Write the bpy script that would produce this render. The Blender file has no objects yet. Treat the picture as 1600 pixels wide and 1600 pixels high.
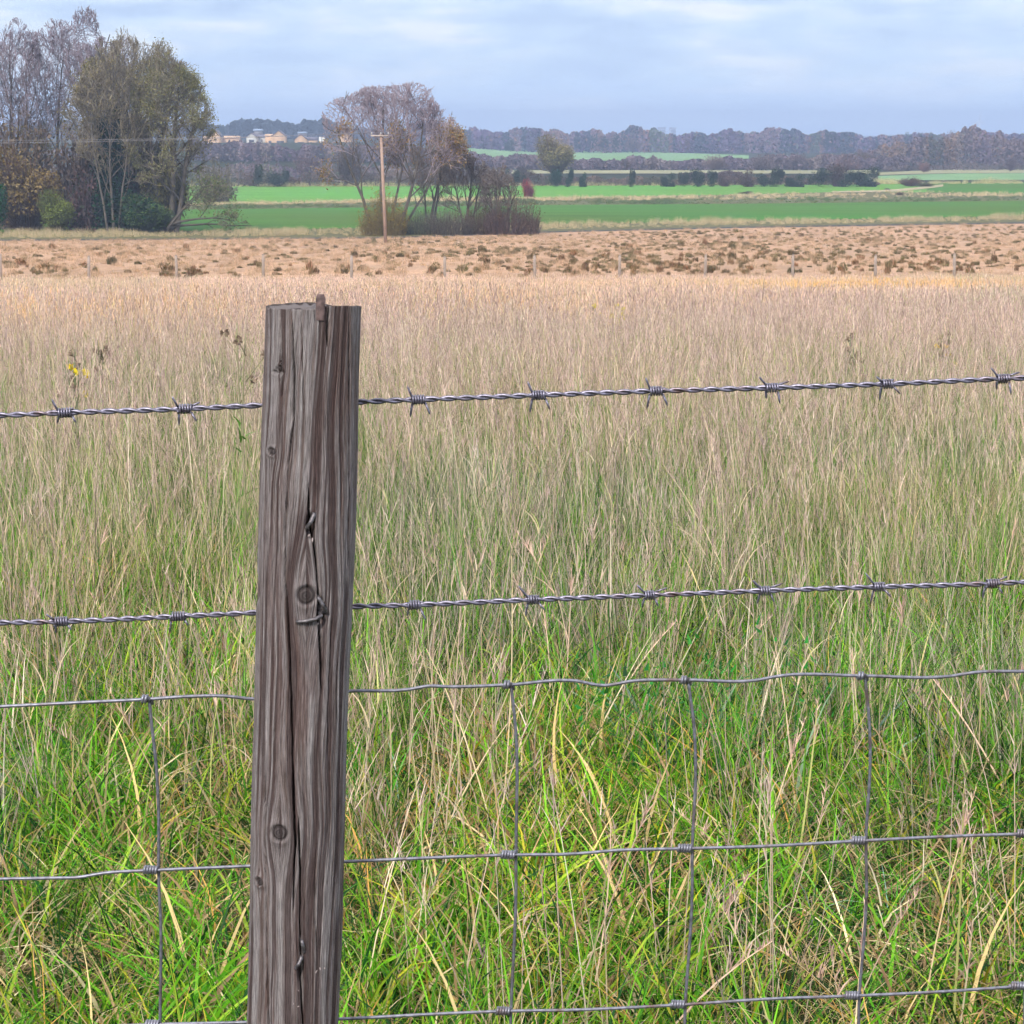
import bpy, math, random
import numpy as np
from mathutils import Vector
rad = math.radians
RNG = np.random.default_rng(7)
rnd = random.Random(11)
scene = bpy.context.scene
C = scene.collection

# ------------------------------------------------------------------ camera model
E = 1.30                      # eye height
F = 3800.0                    # focal length in photo pixels (1600 wide)
PITCH = math.atan(595.0 / F)
cp, sp = math.cos(PITCH), math.sin(PITCH)

def P(px, py, Y):
    """world point seen at photo pixel (px, py) at ground distance Y"""
    a = (px - 800) / F; b = (800 - py) / F
    d = (a, cp + b * sp, -sp + b * cp)
    t = Y / d[1]
    return Vector((d[0] * t, Y, E + d[2] * t))

def zc_of(Y, z):
    return Y * cp + (E - z) * sp

# terrain profile: (distance, photo row of the ground there)
PROF = [(20, 556), (40, 500), (60, 474), (88, 455), (130, 410), (190, 380), (230, 371), (300, 345),
        (380, 322), (515, 292), (700, 270), (1000, 250), (1500, 235), (2500, 222), (5000, 213)]
_py = [-30, 0, 6, 12]; _pz = [0, 0, -0.02, -0.16]
for Y_, r_ in PROF:
    _py.append(Y_); _pz.append(P(800, r_, Y_).z)
_py.append(9000); _pz.append(_pz[-1])
_dense = np.concatenate([np.linspace(-30, 100, 400), np.linspace(101, 9000, 8000)])
_dz = np.interp(_dense, _py, _pz)
_k = np.ones(9) / 9
_dz[6:394] = np.convolve(_dz[:400], _k, 'same')[6:394]

def sstep(a, b, x):
    t = np.clip((x - a) / (b - a), 0, 1); return t * t * (3 - 2 * t)

def H(x, y):
    x = np.asarray(x, float); y = np.asarray(y, float)
    z = np.interp(y, _dense, _dz)
    u = x / np.maximum(y, 1)
    hill = 7.0 * sstep(620, 950, y) * sstep(0.02, -0.075, u) * (1 - 0.3 * sstep(1500, 3000, y))
    rough = 0.03 * np.sin(x * 1.3 + 0.4 * y) * np.cos(y * 0.9) * sstep(4, 9, y) * (1 - sstep(80, 120, y))
    return z + hill + rough

_dl = _dense.tolist(); _zl = _dz.tolist()
def _ss(a, b, x):
    t = (x - a) / (b - a); t = 0.0 if t < 0 else 1.0 if t > 1 else t
    return t * t * (3 - 2 * t)
from bisect import bisect_right
def Hs(x, y):                # scalar twin of H
    i = bisect_right(_dl, y) - 1
    if i < 0: z = _zl[0]
    elif i >= len(_dl) - 1: z = _zl[-1]
    else: z = _zl[i] + (_zl[i + 1] - _zl[i]) * (y - _dl[i]) / (_dl[i + 1] - _dl[i])
    if y > 620:
        z += 7.0 * _ss(620, 950, y) * _ss(0.02, -0.075, x / y) * (1 - 0.3 * _ss(1500, 3000, y))
    if 4 < y < 120:
        z += 0.03 * math.sin(x * 1.3 + 0.4 * y) * math.cos(y * 0.9) * _ss(4, 9, y) * (1 - _ss(80, 120, y))
    return z

def G(px, Y):
    z = Hs(0, Y)
    for _ in range(3):
        x = (px - 800) / F * zc_of(Y, z)
        z = Hs(x, Y)
    return Vector((x, Y, z))

def row_of(px, Y):
    g = G(px, Y); zc = zc_of(g.y, g.z)
    return 800 - F * (g.y * -sp * -1 * 0 + (g.z - E) * cp + g.y * sp) / zc

def Yof(px, py):
    lo, hi = 4.0, 8000.0
    for _ in range(26):
        m = math.sqrt(lo * hi)
        if row_of(px, m) > py: lo = m
        else: hi = m
    return math.sqrt(lo * hi)

def GP(px, py):
    return G(px, Yof(px, py))

def ppm(Y, z=-9):            # metres per photo pixel at distance Y
    return zc_of(Y, z) / F

# ------------------------------------------------------------------ noise
def vnoise(x, y, seed=0):
    xi = np.floor(x).astype(np.int64); yi = np.floor(y).astype(np.int64)
    fx = x - xi; fy = y - yi
    fx = fx * fx * (3 - 2 * fx); fy = fy * fy * (3 - 2 * fy)
    def h(a, b):
        n = (a * 374761393 + b * 668265263 + seed * 1442695041) & 0xFFFFFFFF
        n = ((n ^ (n >> 13)) * 1274126177) & 0xFFFFFFFF
        return ((n ^ (n >> 16)) & 0xFFFF) / 65535.0
    return (h(xi, yi) * (1 - fx) + h(xi + 1, yi) * fx) * (1 - fy) + (h(xi, yi + 1) * (1 - fx) + h(xi + 1, yi + 1) * fx) * fy

def fbm(x, y, seed=0, o=4):
    s = 0; a = 0.5; t = 0
    for i in range(o):
        s = s + a * vnoise(x * 2 ** i, y * 2 ** i, seed + i * 17); t += a; a *= 0.5
    return s / t

# ------------------------------------------------------------------ mesh helpers
def mk(name, V, Fc, mat, parent=None, col=None, smooth=False, link=True, extra=None):
    """V (n,3), Fc list of int arrays (m,k)"""
    me = bpy.data.meshes.new(name)
    V = np.asarray(V, dtype=np.float32)
    if not isinstance(Fc, list): Fc = [Fc]
    Fc = [np.asarray(f, dtype=np.int32) for f in Fc if len(f)]
    me.vertices.add(len(V)); me.vertices.foreach_set('co', V.ravel())
    li = np.concatenate([f.ravel() for f in Fc])
    tot = np.concatenate([np.full(len(f), f.shape[1], np.int32) for f in Fc])
    st = np.concatenate([[0], np.cumsum(tot)[:-1]]).astype(np.int32)
    me.loops.add(len(li)); me.loops.foreach_set('vertex_index', li)
    me.polygons.add(len(tot)); me.polygons.foreach_set('loop_start', st)
    me.update(calc_edges=True)
    if smooth: me.polygons.foreach_set('use_smooth', np.ones(len(tot), bool))
    if col is not None:
        a = me.attributes.new('Col', 'FLOAT_COLOR', 'POINT')
        c = np.ones((len(V), 4), np.float32); c[:, :3] = col
        a.data.foreach_set('color', c.ravel())
    for k, arr in (extra or {}).items():
        a = me.attributes.new(k, 'FLOAT', 'POINT'); a.data.foreach_set('value', np.asarray(arr, np.float32).ravel())
    if isinstance(mat, (list, tuple)):
        for m in mat: me.materials.append(m)
    else: me.materials.append(mat)
    me.validate(verbose=False)
    o = bpy.data.objects.new(name, me)
    if link: C.objects.link(o)
    if parent is not None: o.parent = parent
    return o

def tag(o, label=None, cat=None, group=None, kind=None):
    if label: o['label'] = label
    if cat: o['category'] = cat
    if group: o['group'] = group
    if kind: o['kind'] = kind
    return o

def empty(name, loc=(0, 0, 0), label=None, cat=None, group=None, rz=0):
    o = bpy.data.objects.new(name, None); C.objects.link(o); o.location = loc; o.rotation_euler = (0, 0, rz)
    o.empty_display_size = 0.1
    return tag(o, label, cat, group)

def copy_thing(o, loc, rz, scale, label, group, color=None):
    r = o.copy(); C.objects.link(r); r.location = loc; r.rotation_euler = (0, 0, rz); r.scale = scale
    r['label'] = label
    if group: r['group'] = group
    if color: r.color = color
    for ch in list(o.children):
        c = ch.copy(); C.objects.link(c); c.parent = r
        if color: c.color = color
        for g in list(ch.children):
            d = g.copy(); C.objects.link(d); d.parent = c
    return r

class MB:
    def __init__(s): s.v = []; s.q = []; s.t = []; s.n = 0; s.c = []
    def add(s, V, Q=None, T=None, col=None):
        V = np.asarray(V, float); s.v.append(V)
        if Q is not None and len(Q): s.q.append(np.asarray(Q) + s.n)
        if T is not None and len(T): s.t.append(np.asarray(T) + s.n)
        s.c.append(np.broadcast_to(np.asarray(col if col is not None else (1, 1, 1), float), (len(V), 3)))
        s.n += len(V); return s
    def box(s, c, h, col=None, rz=0):
        a = np.array([[x, y, z] for x in (-1, 1) for y in (-1, 1) for z in (-1, 1)], float) * h
        R = np.array([[math.cos(rz), -math.sin(rz), 0], [math.sin(rz), math.cos(rz), 0], [0, 0, 1]])
        a = a @ R.T + np.asarray(c)
        return s.add(a, [[0, 1, 3, 2], [4, 6, 7, 5], [0, 4, 5, 1], [2, 3, 7, 6], [0, 2, 6, 4], [1, 5, 7, 3]], col=col)
    def tube(s, pts, r, n=8, col=None, cap=True):
        pts = np.asarray([tuple(p) for p in pts], float); m = len(pts)
        r = np.broadcast_to(np.asarray(r, float), (m,))
        T = np.gradient(pts, axis=0); T /= np.linalg.norm(T, axis=1)[:, None] + 1e-12
        up = np.array([0, 0, 1.0]) if abs(T[0][2]) < .9 else np.array([1.0, 0, 0])
        N = np.cross(T[0], up); N /= np.linalg.norm(N)
        rings = []
        for i in range(m):
            N = N - T[i] * np.dot(N, T[i]); N /= np.linalg.norm(N) + 1e-12
            B = np.cross(T[i], N)
            a = np.arange(n) * 2 * math.pi / n
            rings.append(pts[i] + r[i] * (np.cos(a)[:, None] * N + np.sin(a)[:, None] * B))
        V = np.concatenate(rings + ([pts[:1], pts[-1:]] if cap else []))
        i = np.arange(m - 1)[:, None] * n; j = np.arange(n)[None]; k = (j + 1) % n
        Q = np.stack([i + j, i + k, i + n + k, i + n + j], -1).reshape(-1, 4)
        Tt = []
        if cap:
            a, b = m * n, m * n + 1
            Tt = [[a, (x + 1) % n, x] for x in range(n)] + [[b, (m - 1) * n + x, (m - 1) * n + (x + 1) % n] for x in range(n)]
        return s.add(V, Q, Tt, col)
    def build(s, name, mat, parent=None, smooth=False, usecol=True, link=True):
        fc = []
        if s.q: fc.append(np.concatenate(s.q))
        if s.t: fc.append(np.concatenate(s.t))
        return mk(name, np.concatenate(s.v), fc, mat, parent, np.concatenate(s.c) if usecol else None, smooth, link)

# ------------------------------------------------------------------ materials
def newmat(name):
    m = bpy.data.materials.new(name); m.use_nodes = True
    nt = m.node_tree; nt.nodes.clear()
    return m, nt, nt.nodes, nt.links

def ramp(N, stops):
    r = N.new('ShaderNodeValToRGB'); e = r.color_ramp.elements
    e[0].position, e[0].color = stops[0][0], (*stops[0][1], 1)
    e[1].position, e[1].color = stops[-1][0], (*stops[-1][1], 1)
    for p, c in stops[1:-1]:
        x = e.new(p); x.color = (*c, 1)
    return r

def mixc(N, L, a, b, fac, mode='MIX'):
    m = N.new('ShaderNodeMix'); m.data_type = 'RGBA'; m.blend_type = mode
    for sock, v in ((m.inputs[0], fac), (m.inputs[6], a), (m.inputs[7], b)):
        if hasattr(v, 'is_output'): L.new(v, sock)
        else: sock.default_value = v if isinstance(v, (int, float)) else (*v, 1)
    return m.outputs[2]

def foliage_mat(name, trans=0.35, inst=False, rough=0.6, spec=.25):
    m, nt, N, L = newmat(name)
    out = N.new('ShaderNodeOutputMaterial')
    a = N.new('ShaderNodeAttribute'); a.attribute_name = 'Col'
    if inst:
        b = N.new('ShaderNodeAttribute'); b.attribute_type = 'INSTANCER' if inst == 1 else 'GEOMETRY'; b.attribute_name = 'tint'
        colr = mixc(N, L, a.outputs['Color'], b.outputs['Color'], 1.0, 'MULTIPLY')
    else:
        b = N.new('ShaderNodeObjectInfo')
        colr = mixc(N, L, a.outputs['Color'], b.outputs['Color'], 1.0, 'MULTIPLY')
    d = N.new('ShaderNodeBsdfPrincipled'); d.inputs['Roughness'].default_value = rough
    d.inputs['Specular IOR Level'].default_value = spec
    L.new(colr, d.inputs['Base Color'])
    t = N.new('ShaderNodeBsdfTranslucent'); L.new(colr, t.inputs['Color'])
    mx = N.new('ShaderNodeMixShader'); mx.inputs[0].default_value = trans
    L.new(d.outputs[0], mx.inputs[1]); L.new(t.outputs[0], mx.inputs[2]); L.new(mx.outputs[0], out.inputs[0])
    return m

def bark_mat(name, c1, c2, scale=2.0):
    m, nt, N, L = newmat(name)
    out = N.new('ShaderNodeOutputMaterial'); d = N.new('ShaderNodeBsdfPrincipled'); d.inputs['Roughness'].default_value = .85
    tc = N.new('ShaderNodeTexCoord'); n = N.new('ShaderNodeTexNoise'); n.inputs['Scale'].default_value = scale; n.inputs['Detail'].default_value = 5
    L.new(tc.outputs['Object'], n.inputs[0])
    r = ramp(N, [(.3, c1), (.7, c2)]); L.new(n.outputs[0], r.inputs[0]); L.new(r.outputs[0], d.inputs['Base Color'])
    L.new(d.outputs[0], out.inputs[0]); return m

def ground_mat(name, stops, sx=1.0, sy=1.0, detail=8, stops2=None, s2=0.05, bump=0.3):
    m, nt, N, L = newmat(name)
    out = N.new('ShaderNodeOutputMaterial'); d = N.new('ShaderNodeBsdfPrincipled'); d.inputs['Roughness'].default_value = .95
    d.inputs['Specular IOR Level'].default_value = 0.1
    tc = N.new('ShaderNodeTexCoord'); mp = N.new('ShaderNodeMapping'); mp.inputs['Scale'].default_value = (sx, sy, 1)
    L.new(tc.outputs['Object'], mp.inputs[0])
    n = N.new('ShaderNodeTexNoise'); n.inputs['Scale'].default_value = 1; n.inputs['Detail'].default_value = detail; n.inputs['Roughness'].default_value = .7
    L.new(mp.outputs[0], n.inputs[0])
    r = ramp(N, stops); L.new(n.outputs[0], r.inputs[0]); c = r.outputs[0]
    if stops2:
        n2 = N.new('ShaderNodeTexNoise'); n2.inputs['Scale'].default_value = s2; n2.inputs['Detail'].default_value = 4
        L.new(tc.outputs['Object'], n2.inputs[0])
        r2 = ramp(N, stops2); L.new(n2.outputs[0], r2.inputs[0])
        c = mixc(N, L, c, r2.outputs[0], 1.0, 'MULTIPLY')
    L.new(c, d.inputs['Base Color'])
    b = N.new('ShaderNodeBump'); b.inputs['Strength'].default_value = bump; b.inputs['Distance'].default_value = .05
    L.new(n.outputs[0], b.inputs['Height']); L.new(b.outputs[0], d.inputs['Normal'])
    L.new(d.outputs[0], out.inputs[0]); return m

def plain_mat(name, c, rough=.6, metal=0.0, noise=.15, scale=40):
    m, nt, N, L = newmat(name)
    out = N.new('ShaderNodeOutputMaterial'); d = N.new('ShaderNodeBsdfPrincipled')
    d.inputs['Roughness'].default_value = rough; d.inputs['Metallic'].default_value = metal
    tc = N.new('ShaderNodeTexCoord'); n = N.new('ShaderNodeTexNoise'); n.inputs['Scale'].default_value = scale; n.inputs['Detail'].default_value = 6
    L.new(tc.outputs['Object'], n.inputs[0])
    r = ramp(N, [(.3, tuple(x * (1 - noise) for x in c)), (.7, tuple(min(1, x * (1 + noise)) for x in c))])
    L.new(n.outputs[0], r.inputs[0]); L.new(r.outputs[0], d.inputs['Base Color']); L.new(d.outputs[0], out.inputs[0]); return m

M_grass = foliage_mat('grass_blades', .3, 1); M_grassn = foliage_mat('near_grass_blades', .3, 2)
M_leaf = foliage_mat('leaves', .2, spec=.06)
M_twig = foliage_mat('twigs', 0.0, spec=.1)
M_bark = bark_mat('bark', (.055, .045, .035), (.125, .105, .085))
M_wire = plain_mat('galvanised_wire', (.22, .215, .25), .42, .6, .35, 220)
M_barb = plain_mat('barbed_wire_zinc', (.20, .185, .235), .38, .7, .45, 300)
for _m in (M_wire, M_barb):          # patches of rust bloom on the zinc
    _N, _L = _m.node_tree.nodes, _m.node_tree.links; _d = next(n for n in _N if n.type == 'BSDF_PRINCIPLED'); _src = _d.inputs['Base Color'].links[0].from_socket
    _n = _N.new('ShaderNodeTexNoise'); _n.inputs['Scale'].default_value = 38; _n.inputs['Detail'].default_value = 7; _tc = next(n for n in _N if n.type == 'TEX_COORD'); _L.new(_tc.outputs['Object'], _n.inputs[0])
    _r = ramp(_N, [(.56, (0, 0, 0)), (.70, (.75, .75, .75))]); _L.new(_n.outputs[0], _r.inputs[0]); _L.new(mixc(_N, _L, _src, (.14, .075, .05), _r.outputs[0]), _d.inputs['Base Color'])

# ------------------------------------------------------------------ terrain
def terrain():
    ys = np.concatenate([np.linspace(-25, 0, 12, endpoint=False), np.linspace(0, 30, 120, endpoint=False), np.linspace(30, 120, 90, endpoint=False),
                         np.linspace(120, 600, 120, endpoint=False), np.linspace(600, 2000, 60, endpoint=False), np.geomspace(2000, 5550, 22)])
    us = np.linspace(-1, 1, 141); us = np.sign(us) * (0.35 * abs(us) + 0.65 * abs(us) ** 3)
    W = 25 + np.maximum(ys, 0) * 0.95
    X = us[None] * W[:, None]; Y = np.repeat(ys[:, None], len(us), 1); Z = H(X, Y)
    V = np.stack([X, Y, Z], -1).reshape(-1, 3)
    n, m = len(ys), len(us)
    i = np.arange(n - 1)[:, None] * m; j = np.arange(m - 1)[None]
    Q = np.stack([i + j, i + j + 1, i + m + j + 1, i + m + j], -1).reshape(-1, 4)
    mat = ground_mat('meadow_soil_with_shade', [(.3, (.012, .014, .005)), (.55, (.03, .035, .012)), (.75, (.07, .06, .025))], 3, 3, 8,  # soil colour darkened to paint the shade deep between grass blades
                     [(.35, (.8, .95, .7)), (.65, (1.1, 1.0, .9))], .02)
    tag(mk('ground', V, Q, mat, smooth=True), kind='structure')
terrain()

def interp_line(line, px):
    return float(np.interp(px, [p[0] for p in line], [p[1] for p in line]))

def sheet(name, near, far, mat, x0=-900, x1=2500, nx=60, ny=24, lift=.05, kind='structure'):
    xs = np.linspace(x0, x1, nx); V = []
    for px in xs:
        ya = Yof(px, interp_line(near, px)); yb = Yof(px, interp_line(far, px))
        for t in np.linspace(0, 1, ny):
            Y = ya + (yb - ya) * t; g = G(px, Y); V.append((g.x, g.y, g.z + lift))
    i = np.arange(nx - 1)[:, None] * ny; j = np.arange(ny - 1)[None]
    Q = np.stack([i + j, i + ny + j, i + ny + j + 1, i + j + 1], -1).reshape(-1, 4)
    return tag(mk(name, V, Q, mat, smooth=True), kind=kind)

L_stub_near = [(-900, 460), (0, 458), (800, 453), (1600, 447), (2500, 442)]
L_stub_vis = [(-900, 440), (0, 437), (800, 431), (1600, 425), (2500, 420)]
L_stub_far = [(-900, 379), (0, 377), (300, 375), (600, 373), (700, 370), (850, 364), (1140, 357), (1600, 349.5), (2500, 338)]
def shift(l, d): return [(a, b - d) for a, b in l]
L_track_far = shift(L_stub_far, 2.2)
L_f1_near = [(-900, 366), (0, 364), (300, 362), (850, 351), (1140, 346), (1600, 338), (2500, 325)]
L_f1_far = [(-900, 336), (0, 330), (400, 327), (850, 321), (1140, 319), (1600, 314), (2500, 306)]
L_s_far = [(-900, 327), (0, 322), (400, 318), (850, 309.5), (1140, 305), (1380, 299), (1475, 300), (1600, 303), (2500, 300)]
L_f2_far = [(-900, 294), (0, 292), (400, 291), (850, 290), (1140, 289), (1380, 287), (2500, 284)]
M_stub = ground_mat('stubble', [(.28, (.24, .145, .09)), (.45, (.42, .27, .175)), (.7, (.54, .36, .24))], 1.6, .45, 9,
                    [(.3, (.80, .80, .80)), (.7, (1.1, 1.04, 1.0))], .12, .5)
M_f1 = ground_mat('young_crop', [(.3, (.036, .125, .012)), (.7, (.075, .20, .025))], .03, .30, 8, [(.3, (1.25, .80, .8)), (.5, (1.05, .95, .95)), (.7, (.9, 1.05, 1.))], .018, .2)
M_f2 = ground_mat('young_crop_light', [(.3, (.075, .225, .03)), (.7, (.14, .31, .055))], .03, .25, 8, [(.3, (1.05, .82, .8)), (.5, (1.0, .95, .9)), (.7, (.9, 1.05, 1.))], .015, .2)
M_tan = ground_mat('dry_margin', [(.3, (.22, .18, .10)), (.7, (.50, .42, .27))], 1.5, .6, 7)
M_verge = ground_mat('verge_soil', [(.3, (.07, .085, .03)), (.7, (.18, .15, .075))], 2, 1, 7)
M_track = ground_mat('track_surface', [(.3, (.045, .045, .045)), (.7, (.085, .08, .075))], 2, 1, 6)
sheet('stubble_field', L_stub_near, L_stub_far, M_stub, nx=140, ny=60, lift=.02)
sheet('track', L_stub_far, L_track_far, M_track, nx=120, ny=4, lift=.03)
sheet('verge_ground', L_track_far, L_f1_near, M_verge, lift=.02, ny=8)
sheet('crop_field', L_f1_near, L_f1_far, M_f1, lift=.05)
sheet('field_margin_ground', L_f1_far, L_s_far, M_verge, lift=.06)
sheet('crop_field', L_s_far, L_f2_far, M_f2, x1=1382, nx=60, lift=.08)
sheet('crop_field', [(1440, 301), (1600, 304), (2500, 302)], [(1440, 287), (1600, 285.5), (2500, 283)], M_f1, x0=1450, x1=2500, lift=.08)
sheet('crop_field', [(1370, 301), (1480, 301)], [(1370, 287), (1480, 286.5)], M_f2, x0=1378, x1=1449, nx=14, lift=.07)
sheet('field_margin_ground', [(1300, 302), (1400, 300.5), (1462, 294), (1480, 291)], [(1300, 300), (1380, 298), (1420, 295), (1455, 291), (1480, 288.5)], M_tan, x0=1300, x1=1474, nx=30, ny=8, lift=.14)
M_pale = ground_mat('far_pasture', [(.3, (.13, .24, .10)), (.7, (.20, .32, .14))], .05, .02, 4)
M_pale2 = ground_mat('far_dry_grass', [(.3, (.22, .21, .11)), (.7, (.32, .30, .17))], .05, .02, 4)
sheet('far_pasture_field', [(600, 252), (2500, 254)], [(600, 231), (820, 233), (1000, 238), (1160, 243), (2500, 246)], M_pale, x0=600, x1=1170, lift=.3)
sheet('far_dry_field', [(-900, 272), (2500, 273)], [(-900, 267), (2500, 267.5)], M_pale2, x0=640, x1=1370, lift=.25, ny=6)
sheet('far_dry_field', [(1370, 275), (1480, 272), (2500, 268)], [(1370, 271), (1480, 266), (2500, 262)], M_pale2, x0=1372, x1=2500, lift=.25, ny=6)
sheet('far_pasture_field', [(1370, 283), (2500, 279)], [(1370, 276), (1480, 272.3), (2500, 268.3)], M_pale, x0=1372, x1=2500, lift=.2, ny=6)

# ------------------------------------------------------------------ blades
def blades(base, az, lean, curv, h, w, S=5, col=None, twist=None, taper=1.0, tip=0.08):
    """arched strips; returns V,Q,col"""
    n = len(base); t = np.linspace(0, 1, S + 1)
    phi = lean[:, None] + curv[:, None] * t[None]
    ds = (h / S)[:, None]
    dx = np.sin(phi) * ds; dz = np.cos(phi) * ds
    hx = np.concatenate([np.zeros((n, 1)), np.cumsum(dx[:, :-1], 1)], 1); hz = np.concatenate([np.zeros((n, 1)), np.cumsum(dz[:, :-1], 1)], 1)
    d = np.stack([np.cos(az), np.sin(az), np.zeros(n)], -1)
    Pm = base[:, None] + d[:, None] * hx[..., None] + np.array([0, 0, 1.]) * hz[..., None]
    tw = az + (math.pi / 2 if twist is None else twist)
    sd = np.stack([np.cos(tw), np.sin(tw), np.zeros(n)], -1)
    ww = (w[:, None] * np.maximum(1 - taper * t[None] ** 1.6, tip)) * .5
    A = Pm - sd[:, None] * ww[..., None]; B = Pm + sd[:, None] * ww[..., None]
    V = np.stack([A, B], 2).reshape(-1, 3)
    b = (np.arange(n) * (S + 1) * 2)[:, None]; k = (np.arange(S) * 2)[None]
    Q = np.stack([b + k, b + k + 1, b + k + 3, b + k + 2], -1).reshape(-1, 4)
    c = np.repeat(col, (S + 1) * 2, 0)
    return V, Q, c, Pm

def pick(n, cols, w, var=.20):
    cols = np.array(cols); i = RNG.choice(len(cols), n, p=np.array(w) / sum(w))
    return cols[i] * np.clip(1 + RNG.normal(0, var, (n, 1)), .3, 1.7)

GREENS = [(.075, .28, .012), (.16, .43, .022), (.33, .50, .04), (.010, .065, .010), (.58, .56, .05)]  # near-black green stands in for shaded gaps between blades
TANS = [(.62, .48, .26), (.46, .31, .18), (.78, .66, .46), (.30, .19, .12), (.56, .32, .09)]
STRAW = [(.66, .55, .37), (.84, .76, .58), (.44, .35, .27), (.60, .47, .38), (.38, .42, .16)]  # pale cream entry paints highlights into the straw colours
HEADS = [(.54, .40, .36), (.64, .50, .44), (.36, .27, .26), (.76, .66, .56)]

def disc(n, r):
    a = RNG.uniform(0, 2 * math.pi, n); q = r * np.sqrt(RNG.random(n))
    return np.stack([q * np.cos(a), q * np.sin(a), np.full(n, -.02)], -1)

def tuft_green(i):
    b = MB(); n = 46
    dry = RNG.random(n) < .26
    col = np.where(dry[:, None], pick(n, TANS, [3, 2, 2, 1.5, 1]), pick(n, GREENS, [4, 4, 2.5, 3, .8]))
    V, Q, c, _ = blades(disc(n, .09), RNG.uniform(0, 6.28, n), RNG.uniform(.02, .5, n), RNG.uniform(.3, 2.6, n), RNG.uniform(.08, .27, n),
                        RNG.uniform(.0022, .0075, n), 5, col, RNG.uniform(0, 3.14, n)); b.add(V, Q, col=c)
    return b
def tuft_mat(i):
    b = MB(); n = 40
    col = pick(n, TANS + [(.10, .26, .02), (.02, .07, .015)], [2.5, 2.5, 2, 2, 1, 5, 3])  # last dark green puts gap shade into the blade colours
    V, Q, c, _ = blades(disc(n, .12), RNG.uniform(0, 6.28, n), RNG.uniform(.3, 1.1, n), RNG.uniform(.2, 2.4, n), RNG.uniform(.10, .28, n),
                        RNG.uniform(.0018, .005, n), 5, col, RNG.uniform(0, 3.14, n)); b.add(V, Q, col=c)
    return b
def stems(n, R, h0, h1, w0, w1, heads=10, lean=.22, head_len=.12, hw=.0011, S=6, side=True):
    b = MB()
    col = pick(n, STRAW, [4, 2, 3, 3, 2])
    az = RNG.uniform(0, 6.28, n); le = np.abs(RNG.normal(.03, lean, n)); cu = RNG.normal(.18, .22, n); h = RNG.uniform(h0, h1, n)
    V, Q, c, Pm = blades(disc(n, R), az, le, cu, h, RNG.uniform(w0, w1, n), S, col, RNG.uniform(0, 3.14, n), .55); b.add(V, Q, col=c)
    if heads:
        m = n * heads; k = np.repeat(np.arange(n), heads); t = RNG.random(m)
        top, pre = Pm[k, -1], Pm[k, -2]
        dirv = (top - pre); dirv /= np.linalg.norm(dirv, axis=1)[:, None]
        base = top - dirv * (t * head_len)[:, None]
        V, Q, c, _ = blades(base, RNG.uniform(0, 6.28, m), RNG.uniform(.1, .55, m), RNG.uniform(0, .5, m), head_len * RNG.uniform(.12, .34, m) * (.5 + t),
                            RNG.uniform(hw, hw * 2, m), 2, pick(m, HEADS, [3, 3, 2, 1]), RNG.uniform(0, 3.14, m), .7); b.add(V, Q, col=c)
    if side:
        m = n; k = np.arange(n); f = RNG.integers(1, S - 1, n)
        V, Q, c, _ = blades(Pm[k, f], RNG.uniform(0, 6.28, m), RNG.uniform(.2, .7, m), RNG.uniform(.3, 1.6, m), RNG.uniform(.08, .2, m),
                            RNG.uniform(.0015, .004, m), 5, pick(m, STRAW + [(.14, .24, .05)], [3, 2, 2, 2, 2, 3]), RNG.uniform(0, 3.14, m)); b.add(V, Q, col=c)
    return b
def tuft_fine(i):    # fine wiry mid-height mixed grass; darkest tone paints shade into its gaps
    b = MB(); n = 84
    col = pick(n, [(.10, .27, .03), (.24, .36, .07), (.55, .43, .33), (.46, .35, .32), (.72, .62, .52), (.022, .08, .018), (.33, .27, .25), (.16, .34, .05)], [3.0, 2.2, 2.0, 2.2, 2.2, 4.0, 1.6, 2.2])
    V, Q, c, _ = blades(disc(n, .13), RNG.uniform(0, 6.28, n), np.abs(RNG.normal(.05, .25, n)), RNG.normal(.35, .6, n), RNG.uniform(.13, .40, n),
                        RNG.uniform(.0014, .0036, n), 4, col, RNG.uniform(0, 3.14, n)); b.add(V, Q, col=c)
    return b
def tuft_far(i):
    n = 130
    b = MB()
    col = pick(n, [(.12, .20, .05), (.27, .30, .11), (.58, .46, .35), (.53, .41, .38), (.76, .65, .56), (.05, .10, .03)], [2.6, 2.4, 2.6, 2.8, 2.4, 1.8])
    V, Q, c, _ = blades(disc(n, .42), RNG.uniform(0, 6.28, n), np.abs(RNG.normal(.05, .2, n)), RNG.normal(.3, .4, n), RNG.uniform(.16, .42, n),
                        RNG.uniform(.003, .008, n), 3, col, RNG.uniform(0, 3.14, n)); b.add(V, Q, col=c)
    s = stems(64, .45, .30, .60, .0024, .005, 5, .16, .12, .0035, 3, False)
    b.add(np.concatenate(s.v), np.concatenate(s.q), col=np.concatenate(s.c)); return b
def tuft_herb(i):
    b = MB(); n = 120
    ba = disc(n, .14); ba[:, 2] = RNG.uniform(.03, .26, n)
    V, Q, c, _ = blades(ba, RNG.uniform(0, 6.28, n), RNG.uniform(.5, 1.5, n), RNG.uniform(0, .9, n), RNG.uniform(.010, .026, n), RNG.uniform(.004, .009, n), 3,
                        pick(n, [(.02, .13, .015), (.04, .22, .02), (.09, .28, .03)], [3, 3, 1]), None, 1.0, .1); b.add(V, Q, col=c)
    m = 16
    V, Q, c, _ = blades(disc(m, .10), RNG.uniform(0, 6.28, m), RNG.uniform(0, .4, m), RNG.uniform(0, .4, m), RNG.uniform(.1, .3, m), np.full(m, .003), 3,
                        pick(m, [(.08, .16, .04)], [1]), None); b.add(V, Q, col=c)
    return b
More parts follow.
